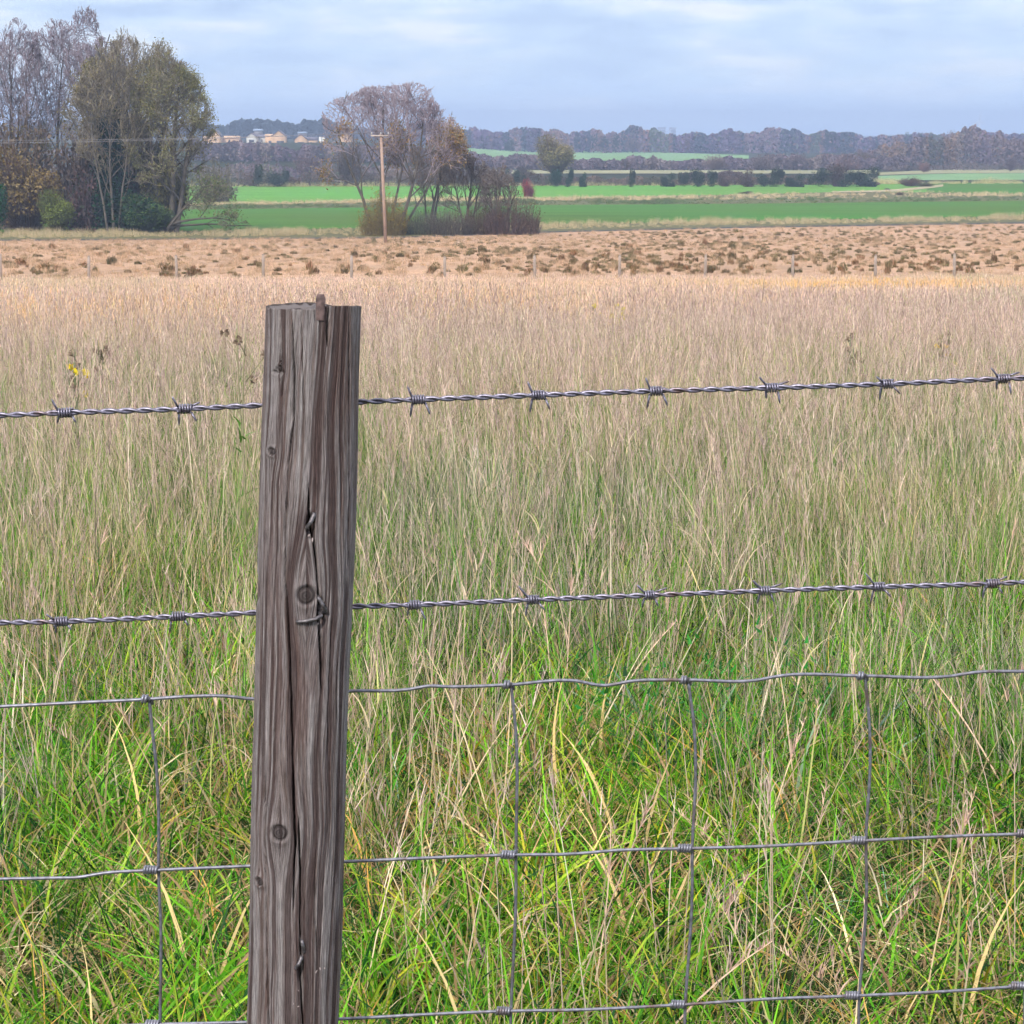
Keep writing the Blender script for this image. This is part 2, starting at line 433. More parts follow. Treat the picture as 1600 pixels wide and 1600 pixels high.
def tuft_verge(i):
    n = 90; b = MB()
    col = pick(n, [(.60, .48, .32), (.48, .38, .24), (.68, .58, .42), (.22, .26, .09)], [3, 2, 2, 1.4])
    V, Q, c, _ = blades(disc(n, .6), RNG.uniform(0, 6.28, n), np.abs(RNG.normal(.05, .2, n)), RNG.normal(.25, .3, n), RNG.uniform(.3, 1.2, n),
                        RNG.uniform(.01, .025, n), 3, col, RNG.uniform(0, 3.14, n), .8); b.add(V, Q, col=c); return b
def tuft_scrub(i):
    n = 110; b = MB(); ba = disc(n, .6); ba[:, 2] = RNG.uniform(0, .45, n)
    V, Q, c, _ = blades(ba, RNG.uniform(0, 6.28, n), RNG.uniform(.1, 1.4, n), RNG.uniform(0, .8, n), RNG.uniform(.12, .35, n),
                        RNG.uniform(.03, .08, n), 2, pick(n, [(.07, .12, .04), (.14, .19, .07), (.34, .33, .17), (.10, .15, .06)], [3, 3, 1.6, 2]), RNG.uniform(0, 3.14, n)); b.add(V, Q, col=c); return b

def proto_collection(name, fns, mat=None):
    col = bpy.data.collections.new(name)
    for k, (fn, cnt, nm) in enumerate(fns):
        for i in range(cnt):
            o = fn(i).build(f'{name}_{len(col.objects):02d}_{nm}', mat or M_grass, link=False)
            col.objects.link(o)
    return col

def gn_scatter(name, coll, pts, rot, scl, idx, tint, label, cat, realize=False):
    me = bpy.data.meshes.new(name); me.vertices.add(len(pts)); me.vertices.foreach_set('co', np.asarray(pts, np.float32).ravel())
    def at(n, ty, key, arr):
        a = me.attributes.new(n, ty, 'POINT'); a.data.foreach_set(key, np.ascontiguousarray(arr).ravel())
    at('rot', 'FLOAT_VECTOR', 'vector', rot.astype(np.float32)); at('scl', 'FLOAT_VECTOR', 'vector', scl.astype(np.float32))
    at('idx', 'INT', 'value', idx.astype(np.int32))
    t4 = np.ones((len(pts), 4), np.float32); t4[:, :3] = tint; at('tint', 'FLOAT_COLOR', 'color', t4)
    o = bpy.data.objects.new(name, me); C.objects.link(o); me.materials.append(M_grass)
    ng = bpy.data.node_groups.new(name + '_nodes', 'GeometryNodeTree')
    ng.interface.new_socket('Geometry', in_out='INPUT', socket_type='NodeSocketGeometry')
    ng.interface.new_socket('Geometry', in_out='OUTPUT', socket_type='NodeSocketGeometry')
    N, L = ng.nodes, ng.links
    gi = N.new('NodeGroupInput'); go = N.new('NodeGroupOutput'); iop = N.new('GeometryNodeInstanceOnPoints')
    ci = N.new('GeometryNodeCollectionInfo'); ci.inputs['Collection'].default_value = coll
    ci.inputs['Separate Children'].default_value = True; ci.inputs['Reset Children'].default_value = True
    iop.inputs['Pick Instance'].default_value = True
    def na(n, ty):
        x = N.new('GeometryNodeInputNamedAttribute'); x.data_type = ty; x.inputs['Name'].default_value = n; return x.outputs[0]
    L.new(gi.outputs[0], iop.inputs['Points']); L.new(ci.outputs[0], iop.inputs['Instance'])
    L.new(na('idx', 'INT'), iop.inputs['Instance Index']); L.new(na('scl', 'FLOAT_VECTOR'), iop.inputs['Scale'])
    e2r = N.new('FunctionNodeEulerToRotation'); L.new(na('rot', 'FLOAT_VECTOR'), e2r.inputs[0]); L.new(e2r.outputs[0], iop.inputs['Rotation'])
    if realize:
        ri = N.new('GeometryNodeRealizeInstances'); L.new(iop.outputs[0], ri.inputs[0]); L.new(ri.outputs[0], go.inputs[0])
    else: L.new(iop.outputs[0], go.inputs[0])
    md = o.modifiers.new('scatter', 'NODES'); md.node_group = ng
    return tag(o, label, cat, kind='stuff')

def fan_points(y0, y1, dens, half=.27, pad=.7):
    area = (half * (y1 ** 2 - y0 ** 2)) + 2 * pad * (y1 - y0)
    n = int(area * dens); out = []
    Y = np.sqrt(RNG.uniform(y0 ** 2, y1 ** 2, int(n * 1.0))); X = RNG.uniform(-1, 1, len(Y)) * (half * Y + pad)
    return X, Y

def srow(X, Y):        # photo coordinates of ground points (for placing the patches seen in the photograph)
    Z = H(X, Y); zc = Y * cp + (E - Z) * sp
    return 800 + F * X / zc, 800 - F * ((Z - E) * cp + Y * sp) / zc, Z

def meadow():
    near = proto_collection('near_grass', [(tuft_green, 8, 'green'), (tuft_mat, 5, 'dry'), (lambda i: stems(13, .12, .30, .66, .0014, .0030), 7, 'stem'),
                                           (tuft_fine, 6, 'fine'), (tuft_herb, 3, 'herb'), (lambda i: stems(4, .10, .22, .42, .002, .0045, 22, .35, .09, .0014), 3, 'reed')], M_grassn)
    g0, m0, s0, f0, h0, r0 = 0, 8, 13, 20, 26, 29
    P_, R_, S_, I_, T_ = [], [], [], [], []
    def put(X, Y, idx, smin, smax, tint, tilt=.08):
        n = len(X); Z = H(X, Y)
        P_.append(np.stack([X, Y, Z], -1)); R_.append(np.stack([RNG.normal(0, tilt, n), RNG.normal(0, tilt, n), RNG.uniform(0, 6.28, n)], -1))
        s = RNG.uniform(smin, smax, n); S_.append(np.stack([s, s, s * RNG.uniform(.85, 1.15, n)], -1)); I_.append(idx); T_.append(tint)
    def tintv(X, Y, n, dryness=0.0):
        a = fbm(X * .9, Y * .9, 5)[:, None]; b = fbm(X * .35 + 9, Y * .35, 8)[:, None]
        g = np.array([.66, .92, .88]); y_ = np.array([1.40, 1.16, .7]); p = np.array([1.10, .96, 1.16])
        t = g * (1 - a) + y_ * a; t = t * (1 - .4 * b) + p * .4 * b
        return t * RNG.uniform(.7, 1.25, (n, 1)) * (.72 + .5 * fbm(X * 2.4, Y * 2.0, 61, 2)[:, None])
    # green leafy sward
    X, Y = fan_points(2.3, 10, 190); px, py, Z = srow(X, Y)
    dry = fbm(X * 1.3, Y * 1.3, 21)
    pr = np.interp(Y, [2.3, 5.6, 7, 10], [1, 1, .8, .5]); k = RNG.random(len(X)) < pr
    X, Y, dry = X[k], Y[k], dry[k]; n = len(X)
    isd = RNG.random(n) < np.clip((dry - .52) * 3 + .20, .06, .65)
    idx = np.where(isd, m0 + RNG.integers(0, 5, n), g0 + RNG.integers(0, 8, n))
    put(X, Y, idx, .7, 1.25, tintv(X, Y, n), .15)
    # herb patch right of centre
    X, Y = fan_points(3.6, 6.0, 110); px, py, Z = srow(X, Y)
    w = np.exp(-((px - 1120) / 170) ** 2 - ((Y - 4.95) / .30) ** 2) + .6 * np.exp(-((px - 610) / 80) ** 2 - ((Y - 4.7) / .25) ** 2) + .012
    k = RNG.random(len(X)) < w; k &= RNG.random(len(k)) < .7; n = k.sum(); put(X[k], Y[k], np.where(RNG.random(n) < .18, h0 + RNG.integers(0, 3, n), g0 + RNG.integers(0, 8, n)), .8, 1.3, np.array([.42, .78, .9]) * RNG.uniform(.7, 1.2, (n, 1)))
    # fine wiry grass from 5 m on
    X, Y = fan_points(4.2, 17, 100); pr = np.interp(Y, [4.2, 5.6, 7, 17], [.05, .30, .75, 1]); k = RNG.random(len(X)) < pr; X, Y = X[k], Y[k]; n = len(X)
    put(X, Y, f0 + RNG.integers(0, 6, n), .75, 1.2, tintv(X, Y, n), .1)
    # straw stems
    X, Y = fan_points(3.0, 17, 50); pr = np.interp(Y, [3, 4.2, 5.4, 7, 10, 17], [.035, .055, .11, .30, .66, .85]) * np.clip(.35 + 1.3 * fbm(X * .8, Y * .8, 33), 0, 1)
    k = RNG.random(len(X)) < pr; X, Y = X[k], Y[k]; n = len(X)
    put(X, Y, s0 + RNG.integers(0, 7, n), .75, 1.1, np.array([1.06, .99, .97]) * RNG.uniform(.75, 1.15, (n, 1)), .08)
    # extra stand of long pale stems right of the post
    n = 5; cx = np.array([G(x, y_).x for x, y_ in ((560, 3.6), (600, 3.8), (640, 4.0), (690, 4.4), (560, 4.2))]); yy = np.array([3.6, 3.8, 4.0, 4.4, 4.2])
    j = RNG.integers(0, 5, n); put(cx[j] + RNG.normal(0, .06, n), yy[j] + RNG.normal(0, .12, n), s0 + RNG.integers(0, 7, n), .9, 1.15, np.array([1.12, 1.05, .95]) * np.ones((n, 3)), .05)
    # bent reeds with shaggy heads
    X, Y = fan_points(2.8, 6.5, 2.5); n = len(X); put(X, Y, r0 + RNG.integers(0, 3, n), .8, 1.2, np.array([1.25, 1.1, 1.0]) * np.ones((n, 3)), .2)
    gn_scatter('meadow_grass_near', near, np.concatenate(P_), np.concatenate(R_), np.concatenate(S_), np.concatenate(I_), np.concatenate(T_),
               'long green and straw-coloured grass just behind the wire fence', 'grass', True)
    # far meadow
    far = proto_collection('far_grass', [(tuft_far, 8, 'far')])
    X, Y = fan_points(14.5, 94, 10, .28, 1.5); px, py, Z = srow(X, Y); 
    lim = np.interp(px, [-900, 0, 800, 1600, 2500], [461, 458, 453, 447, 442]); k = (py > lim) & (RNG.random(len(X)) < np.interp(Y, [14, 40, 87], [1, .85, .7]))
    X, Y, px, py = X[k], Y[k], px[k], py[k]; n = len(X)
    a = fbm(X * .16, Y * .09, 3)[:, None]; b = fbm(X * .35, Y * .2, 44)[:, None]; c = fbm(X * .1 + 5, Y * .05, 71)[:, None]
    pink = np.array([1.10, 1.0, .98]); gold = np.array([1.25, 1.08, .78]); green = np.array([.82, 1.02, .72])
    t = np.repeat(pink[None], n, 0)
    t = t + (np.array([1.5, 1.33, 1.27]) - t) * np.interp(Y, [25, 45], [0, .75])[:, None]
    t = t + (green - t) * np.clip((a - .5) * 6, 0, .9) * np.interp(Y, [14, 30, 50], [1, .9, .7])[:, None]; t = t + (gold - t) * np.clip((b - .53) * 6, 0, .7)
    gb = np.clip(np.exp(-((px - 1400) / 330) ** 2 - ((py - 478) / 9) ** 2) + .7 * np.exp(-((px - 90) / 170) ** 2 - ((py - 560) / 9) ** 2) + .6 * np.exp(-((px - 700) / 260) ** 2 - ((py - 556) / 10) ** 2), 0, 1)[:, None]; t = t + (np.array([1.5, 1.12, .42]) - t) * gb * .95
    t *= RNG.uniform(.8, 1.15, (n, 1)) * (.86 + .28 * fbm(X * .5, Y * .25, 19, 2)[:, None])
    s = np.interp(Y, [14, 40, 87], [.92, .92, .92]) * RNG.uniform(.62, 1.25, n)
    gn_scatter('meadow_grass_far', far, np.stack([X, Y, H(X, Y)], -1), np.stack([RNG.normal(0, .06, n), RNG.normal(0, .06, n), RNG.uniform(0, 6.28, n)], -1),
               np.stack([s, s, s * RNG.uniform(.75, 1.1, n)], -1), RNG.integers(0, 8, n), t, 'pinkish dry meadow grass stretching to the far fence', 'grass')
meadow()

def strip_scatter(name, coll, near, far, n, s0, s1, tint, label, x0=-500, x1=2100, idx=None, fade=None):
    pts = []
    for _ in range(n):
        px = rnd.uniform(x0, x1); a, b = Yof(px, interp_line(near, px)), Yof(px, interp_line(far, px))
        g = G(px, rnd.uniform(a, b)); pts.append(g[:])
    pts = np.array(pts); s = RNG.uniform(s0, s1, n)
    k = np.clip(fbm(pts[:, 0] * .12, pts[:, 1] * .1, 9) * 1.7 - .25, .35, 1.1); s = s * k
    gn_scatter(name, coll, pts, np.stack([np.zeros(n), np.zeros(n), RNG.uniform(0, 6.28, n)], -1), np.stack([s, s, s], -1),
               RNG.integers(0, len(coll.objects), n), np.array(tint) * RNG.uniform(.8, 1.15, (n, 1)), label, 'grass')
vg = proto_collection('verge_tufts', [(tuft_verge, 5, 'verge')]); sg = proto_collection('scrub_tufts', [(tuft_scrub, 5, 'scrub')])
L_vn = shift(L_track_far, 2.5)
strip_scatter('verge_grass', vg, L_vn, L_f1_near, 2600, .45, .95, (1.0, .95, .85), 'dry tan grass along the field track')
strip_scatter('margin_grass', vg, [(a, b - 6) for a, b in L_f1_far], L_s_far, 3200, .6, 1.0, (1.2, 1.1, 1.0), 'pale dry grass on the margin between two crop fields')
strip_scatter('margin_weeds', sg, L_f1_far, [(a, b - 6.5) for a, b in L_f1_far], 2600, .6, 1.3, (.9, 1.0, .9), 'low green weeds edging the nearer crop field')
strip_scatter('hedge_foot_grass', vg, shift(L_f2_far, -1.5), shift(L_f2_far, .5), 900, .9, 1.6, (1.0, 1.05, .8), 'rough grass at the foot of the dark hedge', x0=300, x1=1600)

# ------------------------------------------------------------------ the near post
def post():
    root = empty('fence_post', tuple(P(456, 1600, 2.05).to_tuple()), 'weathered grey round wooden fence post with a long split down its face', 'fence post')
    Rr = .0412
    ctop = P(489.5, 478, 2.05); cbot = P(457, 1600, 2.05)
    root.location = (cbot.x - (ctop.x - cbot.x) / (ctop.z - cbot.z) * cbot.z, 2.05, 0)
    Zt = ctop.z
    base = Vector(root.location); axis = (Vector((ctop.x, 2.05, Zt)) - base); kx = axis.x / Zt
    zz = np.concatenate([np.linspace(-.15, .50, 40, endpoint=False), np.linspace(.50, Zt, 620)]); nA = 420
    # denser at the front: angle 0 = towards camera
    a = np.linspace(-math.pi, math.pi, nA, endpoint=False); a = a - .35 * np.sin(a)
    A, Zg = np.meshgrid(a, zz)
    S = A * Rr                                             # arc position, + to the right
    py_of = lambda z: 478 + (Zt - z) / (Zt - cbot.z) * (1600 - 478)
    PYg = py_of(Zg)
    cx = np.interp(PYg, [478, 1600], [489.5, 457]); hw = np.interp(PYg, [478, 1600], [75.5, 73])
    U = np.sin(A) ; PX = cx + hw * U; front = np.cos(A) > 0
    # warped grain coordinate
    g = S.copy()
    knots = [(485, 904, 12.5), (445, 1270, 10.5), (413, 1352, 5.5), (444, 566, 4), (432, 690, 5), (620, 1000, 0)][:5]
    for kx_, ky, kr in knots:
        dx = (PX - kx_) / 1833.; dy = (PYg - ky) / 1833.; r = kr / 1833. * 1.25
        g -= np.where(front, 1, 0) * np.sign(dx) * r * np.exp(-np.abs(dx) / (r * 3)) * np.exp(-(dy / (r * 4.5)) ** 2)
    g = g + .011 * (fbm(S * 14 + 3, Zg * 4.2, 2, 3) - .5) + .006 * (fbm(S * 60, Zg * 9, 4, 2) - .5)
    disp = np.zeros_like(g)
    streak_ = lambda g_, z_: fbm(g_ * 230, z_ * 3.6, 15, 3)
    disp -= .0007 * np.clip((streak_(g, Zg) - .55) * 12, 0, 1); disp += .0008 * (fbm(g * 420, Zg * 2.2, 6, 3) - .5) + .0007 * (fbm(g * 1100, Zg * 5, 7, 2) - .5) + .0035 * (fbm(S * 12, Zg * 5, 12, 3) - .5)
    streak = fbm(g * 230, Zg * 3.6, 15, 3)
    dark = np.zeros_like(g)
    def crack(line, width, depth):
        nonlocal disp, dark
        ys = [p[1] for p in line]; xs = [p[0] for p in line]
        jx = np.interp(PYg, ys, xs) + 1.2 * (vnoise(PYg / 23., PYg * 0, 3) - .5)
        wv = width * (.65 + .7 * vnoise(PYg / 40., PYg * 0 + 4, 9)) * sstep(ys[0] - 6, ys[0] + 40, PYg) * sstep(ys[-1] + 4, ys[-1] - 40, PYg)
        k = np.exp(-(((PX - jx) / np.maximum(wv, .05)) ** 2) ** 1.5) * front * (PYg > ys[0] - 4) * (PYg < ys[-1] + 4)
        disp = disp - depth * k; dark = np.maximum(dark, k)
    crack([(462, 470), (466, 560), (466, 640), (458, 700), (455, 760), (453, 820), (453, 880), (456, 930), (460, 1000), (462, 1060), (464, 1150), (466, 1240), (469, 1290), (466, 1330), (465, 1400)], 1.15, .016)
    crack([(473, 1240), (476, 1330), (475, 1420), (477, 1480), (479, 1560), (481, 1640)], 1.2, .014)
    crack([(488, 735), (489, 775), (498, 830), (502, 870), (505, 930), (507, 1000), (508, 1060)], 1.9, .011)
    crack([(443, 470), (446, 560), (447, 630)], 1.0, .004); crack([(421, 1180), (422, 1300), (424, 1450), (428, 1640)], 1.2, .006)
    crack([(550, 470), (550, 600), (548, 760), (546, 900)], .9, .004); crack([(476, 470), (479, 540), (482, 640)], .8, .003)
    crack([(520, 474), (519, 486), (518, 500), (517, 540)], 3.0, .008); crack([(496, 472), (497, 486), (498, 500)], 2.4, .008)
    crack([(524, 940), (521, 1000), (517, 1090), (520, 1180)], .9, .003); crack([(500, 1290), (497, 1400), (503, 1480)], .8, .002)
    def pit(x, y, rx, ry, d):
        nonlocal disp, dark
        k = np.exp(-(((PX - x) / rx) ** 2 + ((PYg - y) / ry) ** 2) ** 2) * front; disp = disp - d * k; dark = np.maximum(dark, .8 * k)
    pit(491, 800, 6, 17, .010); pit(508, 935, 6, 22, .007); pit(476, 1490, 5, 20, .006); pit(440, 572, 10, 2.5, .002)
    pit(402, 905, 7, 20, .003); pit(437, 1120, 3, 9, .0015)
    kn = np.zeros_like(g)
    for kx_, ky, kr in knots:
        q = np.hypot(PX - kx_, (PYg - ky)) / kr
        disp = disp + np.where(front, -.0016 * np.exp(-((q - 1) / .22) ** 2) + .0012 * np.exp(-((q - 1.5) / .5) ** 2), 0)
        kn = np.maximum(kn, np.where(front, np.exp(-((q - .98) / .17) ** 2) + .45 * np.exp(-((q - .45) / .12) ** 2) + .55 * (q < .9) + np.exp(-(q / .22) ** 2) * .5, 0))
    # outline irregularities
    rr = Rr + disp + .0012 * np.cos(2 * A + .6)
    # flare/shape wobble
    X = rr * np.sin(A) + kx * Zg; Yv = -rr * np.cos(A); Zv = Zg.copy()
    # saw cut: left front lower, right level
    topw = sstep(Zt - .03, Zt, Zg)
    tilt = -.0002 * np.cos(A) * sstep(.35, -.5, U) + .0030 * np.cos(A) * sstep(-.1, .5, U) + .0008 * (fbm(A * 6, A * 0, 5, 2) - .5)
    Zv = Zv + topw * tilt
    V = np.stack([X, Yv, Zv], -1).reshape(-1, 3); m, n = A.shape
    i = np.arange(m - 1)[:, None] * n; j = np.arange(n)[None]; k = (j + 1) % n
    Q = np.stack([i + j, i + k, i + n + k, i + n + j], -1).reshape(-1, 4)
    # top cap rings
    caps = []; last = (m - 1) * n; ring = V[last:last + n]; cen = ring.mean(0); prev = last; ex = []
    Vs = [V]; cnt = m * n
    for f in (.93, .7, .45, .2, .02):
        rg = cen + (ring - cen) * np.array([f, f, 1]); rg[:, 2] = cen[2] + (ring[:, 2] - cen[2]) * f - .0015 + .0012 * np.sin(rg[:, 0] * 700)
        Vs.append(rg); jj = np.arange(n); kk = (jj + 1) % n
        caps.append(np.stack([prev + jj, prev + kk, cnt + kk, cnt + jj], -1)); prev = cnt; cnt += n
    V = np.concatenate(Vs); Q = np.concatenate([Q] + caps); pad = cnt - m * n
    def ext(a_, v=0): return np.concatenate([a_.ravel(), np.full(pad, v)])
    capg = np.concatenate([np.zeros(m * n), np.ones(pad)])
    mat, nt, N, L = newmat('weathered_post_wood')
    out = N.new('ShaderNodeOutputMaterial'); d = N.new('ShaderNodeBsdfPrincipled'); d.inputs['Roughness'].default_value = .82; d.inputs['Specular IOR Level'].default_value = .25
    def att(nm):
        x = N.new('ShaderNodeAttribute'); x.attribute_name = nm; return x.outputs['Fac']
    def math_(op, a_, b_):
        x = N.new('ShaderNodeMath'); x.operation = op
        for s_, v_ in zip(x.inputs, (a_, b_)):
            if hasattr(v_, 'is_output'): L.new(v_, s_)
            else: s_.default_value = v_
        return x.outputs[0]
    tc = N.new('ShaderNodeTexCoord'); sx = N.new('ShaderNodeSeparateXYZ'); L.new(tc.outputs['Object'], sx.inputs[0])
    cv = N.new('ShaderNodeCombineXYZ'); L.new(math_('MULTIPLY', att('grain'), 1.0), cv.inputs[0]); L.new(sx.outputs[2], cv.inputs[1])
    def gnoise(su, sz, det, w=0):
        mp = N.new('ShaderNodeMapping'); mp.inputs['Scale'].default_value = (su, sz, 1); mp.inputs['Location'].default_value = (w, w, w); L.new(cv.outputs[0], mp.inputs[0])
        n_ = N.new('ShaderNodeTexNoise'); n_.inputs['Scale'].default_value = 1; n_.inputs['Detail'].default_value = det; n_.inputs['Roughness'].default_value = .65
        L.new(mp.outputs[0], n_.inputs[0]); return n_.outputs[0]
    fine = gnoise(750, 22, 6); mid = gnoise(230, 4.2, 5, 7); broad = gnoise(120, 4, 4, 13); hair = gnoise(1500, 60, 6, 3)
    r1 = ramp(N, [(.29, (.065, .042, .038)), (.40, (.15, .112, .10)), (.49, (.205, .175, .17)), (.7, (.35, .32, .31))]); L.new(mid, r1.inputs[0])
    r2 = ramp(N, [(.33, (.38, .34, .34)), (.5, (.95, .95, .95)), (.7, (1.35, 1.32, 1.32))]); L.new(fine, r2.inputs[0])
    c = mixc(N, L, r1.outputs[0], r2.outputs[0], .8, 'MULTIPLY')
    r3 = ramp(N, [(.50, (0, 0, 0)), (.62, (1, 1, 1))]); L.new(broad, r3.inputs[0])
    c = mixc(N, L, c, (.095, .05, .042), math_('MULTIPLY', r3.outputs[0], .6))
    r5 = ramp(N, [(.55, (0, 0, 0)), (.63, (1, 1, 1))]); L.new(att('streak'), r5.inputs[0])
    c = mixc(N, L, c, (.05, .028, .026), math_('MULTIPLY', r5.outputs[0], .80))
    r4 = ramp(N, [(.36, (.42, .42, .42)), (.5, (.95, .95, .95)), (.64, (1.5, 1.5, 1.5))]); L.new(hair, r4.inputs[0]); c = mixc(N, L, c, r4.outputs[0], .8, 'MULTIPLY')
    c = mixc(N, L, c, (.028, .02, .02), math_('MULTIPLY', att('knot'), .9))
    c = mixc(N, L, c, (.05, .035, .035), math_('MULTIPLY', att('endgrain'), .5))
    L.new(c, d.inputs['Base Color'])
    bp = N.new('ShaderNodeBump'); bp.inputs['Strength'].default_value = 1.0; bp.inputs['Distance'].default_value = .0018
    L.new(math_('ADD', math_('ADD', fine, mid), math_('MULTIPLY', hair, .5)), bp.inputs['Height']); L.new(bp.outputs[0], d.inputs['Normal'])
    L.new(d.outputs[0], out.inputs[0])
    mk('post_shaft', V, Q, mat, root, smooth=True, extra={'grain': ext(g), 'knot': ext(np.clip(kn, 0, 1)), 'streak': ext(streak), 'endgrain': capg})
    # splinter standing proud of the cut
    def L2(px, py, dY=0):
        v = P(px, py, 2.05 - Rr + dY); return v - base
    def onface(px, py, out_=.001):
        z = P(px, py, 2.01).z; cxp = np.interp(py, [478, 1600], [489.5, 457]); hwp = np.interp(py, [478, 1600], [75.5, 73]); u = (px - cxp) / hwp
        r = Rr + out_; return Vector((r * u + kx * z, -r * math.sqrt(max(0, 1 - u * u)), z))
    b = MB(); pts = [onface(506.5, y, -.0015) for y in (500, 490, 482, 474, 466, 461)]
    w = [.0030, .0034, .0036, .0037, .0036, .0030]
    V_, Q_ = [], []
    for q_, (p, ww) in enumerate(zip(pts, w)):
        for dx, dy in ((-1, -.8), (1, -.8), (1, .9), (-1, .9)): V_.append((p.x + dx * ww, p.y + dy * ww, p.z + rnd.uniform(-.0004, .0004) * (1 if q_ < 5 else 4)))
    for q in range(5):
        for s_ in range(4): Q_.append((q * 4 + s_, q * 4 + (s_ + 1) % 4, q * 4 + 4 + (s_ + 1) % 4, q * 4 + 4 + s_))
    Q_.append((20, 21, 22, 23)); b.add(V_, Q_)
    b.build('splinter', plain_mat('splinter_wood', (.13, .085, .08), .85, 0, .5, 200), root, usecol=False)
    M_st = plain_mat('staple_zinc', (.15, .135, .14), .5, .7, .6, 300)
    def staple(pts, r=.0017):
        cs = []
        for (x, y, o_) in pts: cs.append(onface(x, y, o_))
        q = []
        for u in np.linspace(0, len(cs) - 1, 26):
            i_ = min(int(u), len(cs) - 2); f = u - i_; f = f * f * (3 - 2 * f); q.append(cs[i_].lerp(cs[i_ + 1], f))
        MB().tube(q, r, 10).build('staple', M_st, root, smooth=True, usecol=False)
    staple([(484, 830, -.008), (487, 823, .000), (491, 815, .002), (496, 804, .000), (499, 797, -.008)], .0019)
    staple([(500, 931, -.006), (502, 935, .002), (507, 945, .0035), (511, 955, .002), (512, 960, -.006)])
    staple([(470, 972, -.006), (472, 970, .0025), (482, 969, .004), (497, 966, .004), (505, 962, .0025), (508, 959, -.006)])
    staple([(475, 1466, -.006), (477, 1471, .001), (478, 1478, .002), (480, 1487, .000), (480, 1492, -.006)])
    staple([(466, 1515, -.006), (468, 1511, .001), (472, 1504, .003), (476, 1496, .001), (478, 1492, -.006)])
    # torn fibres near the bottom staple
    M_fb = plain_mat('torn_fibres', (.42, .34, .32), .9, 0, .2, 90)
    for (x, y) in ((500, 1520), (505, 1516), (511, 1519), (468, 1542), (473, 1548), (464, 1570), (474, 1572), (503, 975), (487, 838), (494, 841)):
        p = onface(x, y, -.001); q = p + Vector((rnd.uniform(-.003, .003), -.002, rnd.uniform(-.004, .003)))
        MB().tube([p, (p + q) / 2 + Vector((0, -.0006, 0)), q], [.0006, .0006, .0001], 5).build('torn_fibre', M_fb, root, usecol=False)
post()

# ------------------------------------------------------------------ fence wires
def YW(px): return 2.105 * (1 + .04 * (px - 475) / 1600)
def PW(px, py, dy=0): return P(px, py, YW(px) + dy)
def smooth_path(pts, step=4.0):
    xs = np.array([p[0] for p in pts], float); ys = np.array([p[1] for p in pts], float)
    X = np.arange(xs[0], xs[-1] + step, step)
    m = np.gradient(ys, xs); out = []
    for x in X:
        i = int(np.clip(np.searchsorted(xs, x) - 1, 0, len(xs) - 2)); h = xs[i + 1] - xs[i]; t = min(max((x - xs[i]) / h, 0), 1)
        out.append(((2 * t ** 3 - 3 * t * t + 1) * ys[i] + (t ** 3 - 2 * t * t + t) * h * m[i] + (-2 * t ** 3 + 3 * t * t) * ys[i + 1] + (t ** 3 - t * t) * h * m[i + 1]))
    return X, np.array(out)

def run_on(l, a=-1900, b=3500):      # the fence carries on past the picture on both sides
    k0 = (l[1][1] - l[0][1]) / (l[1][0] - l[0][0]); k1 = (l[-1][1] - l[-2][1]) / (l[-1][0] - l[-2][0])
    return [(a, l[0][1] + k0 * (a - l[0][0]))] + l + [(b, l[-1][1] + k1 * (b - l[-1][0]))]

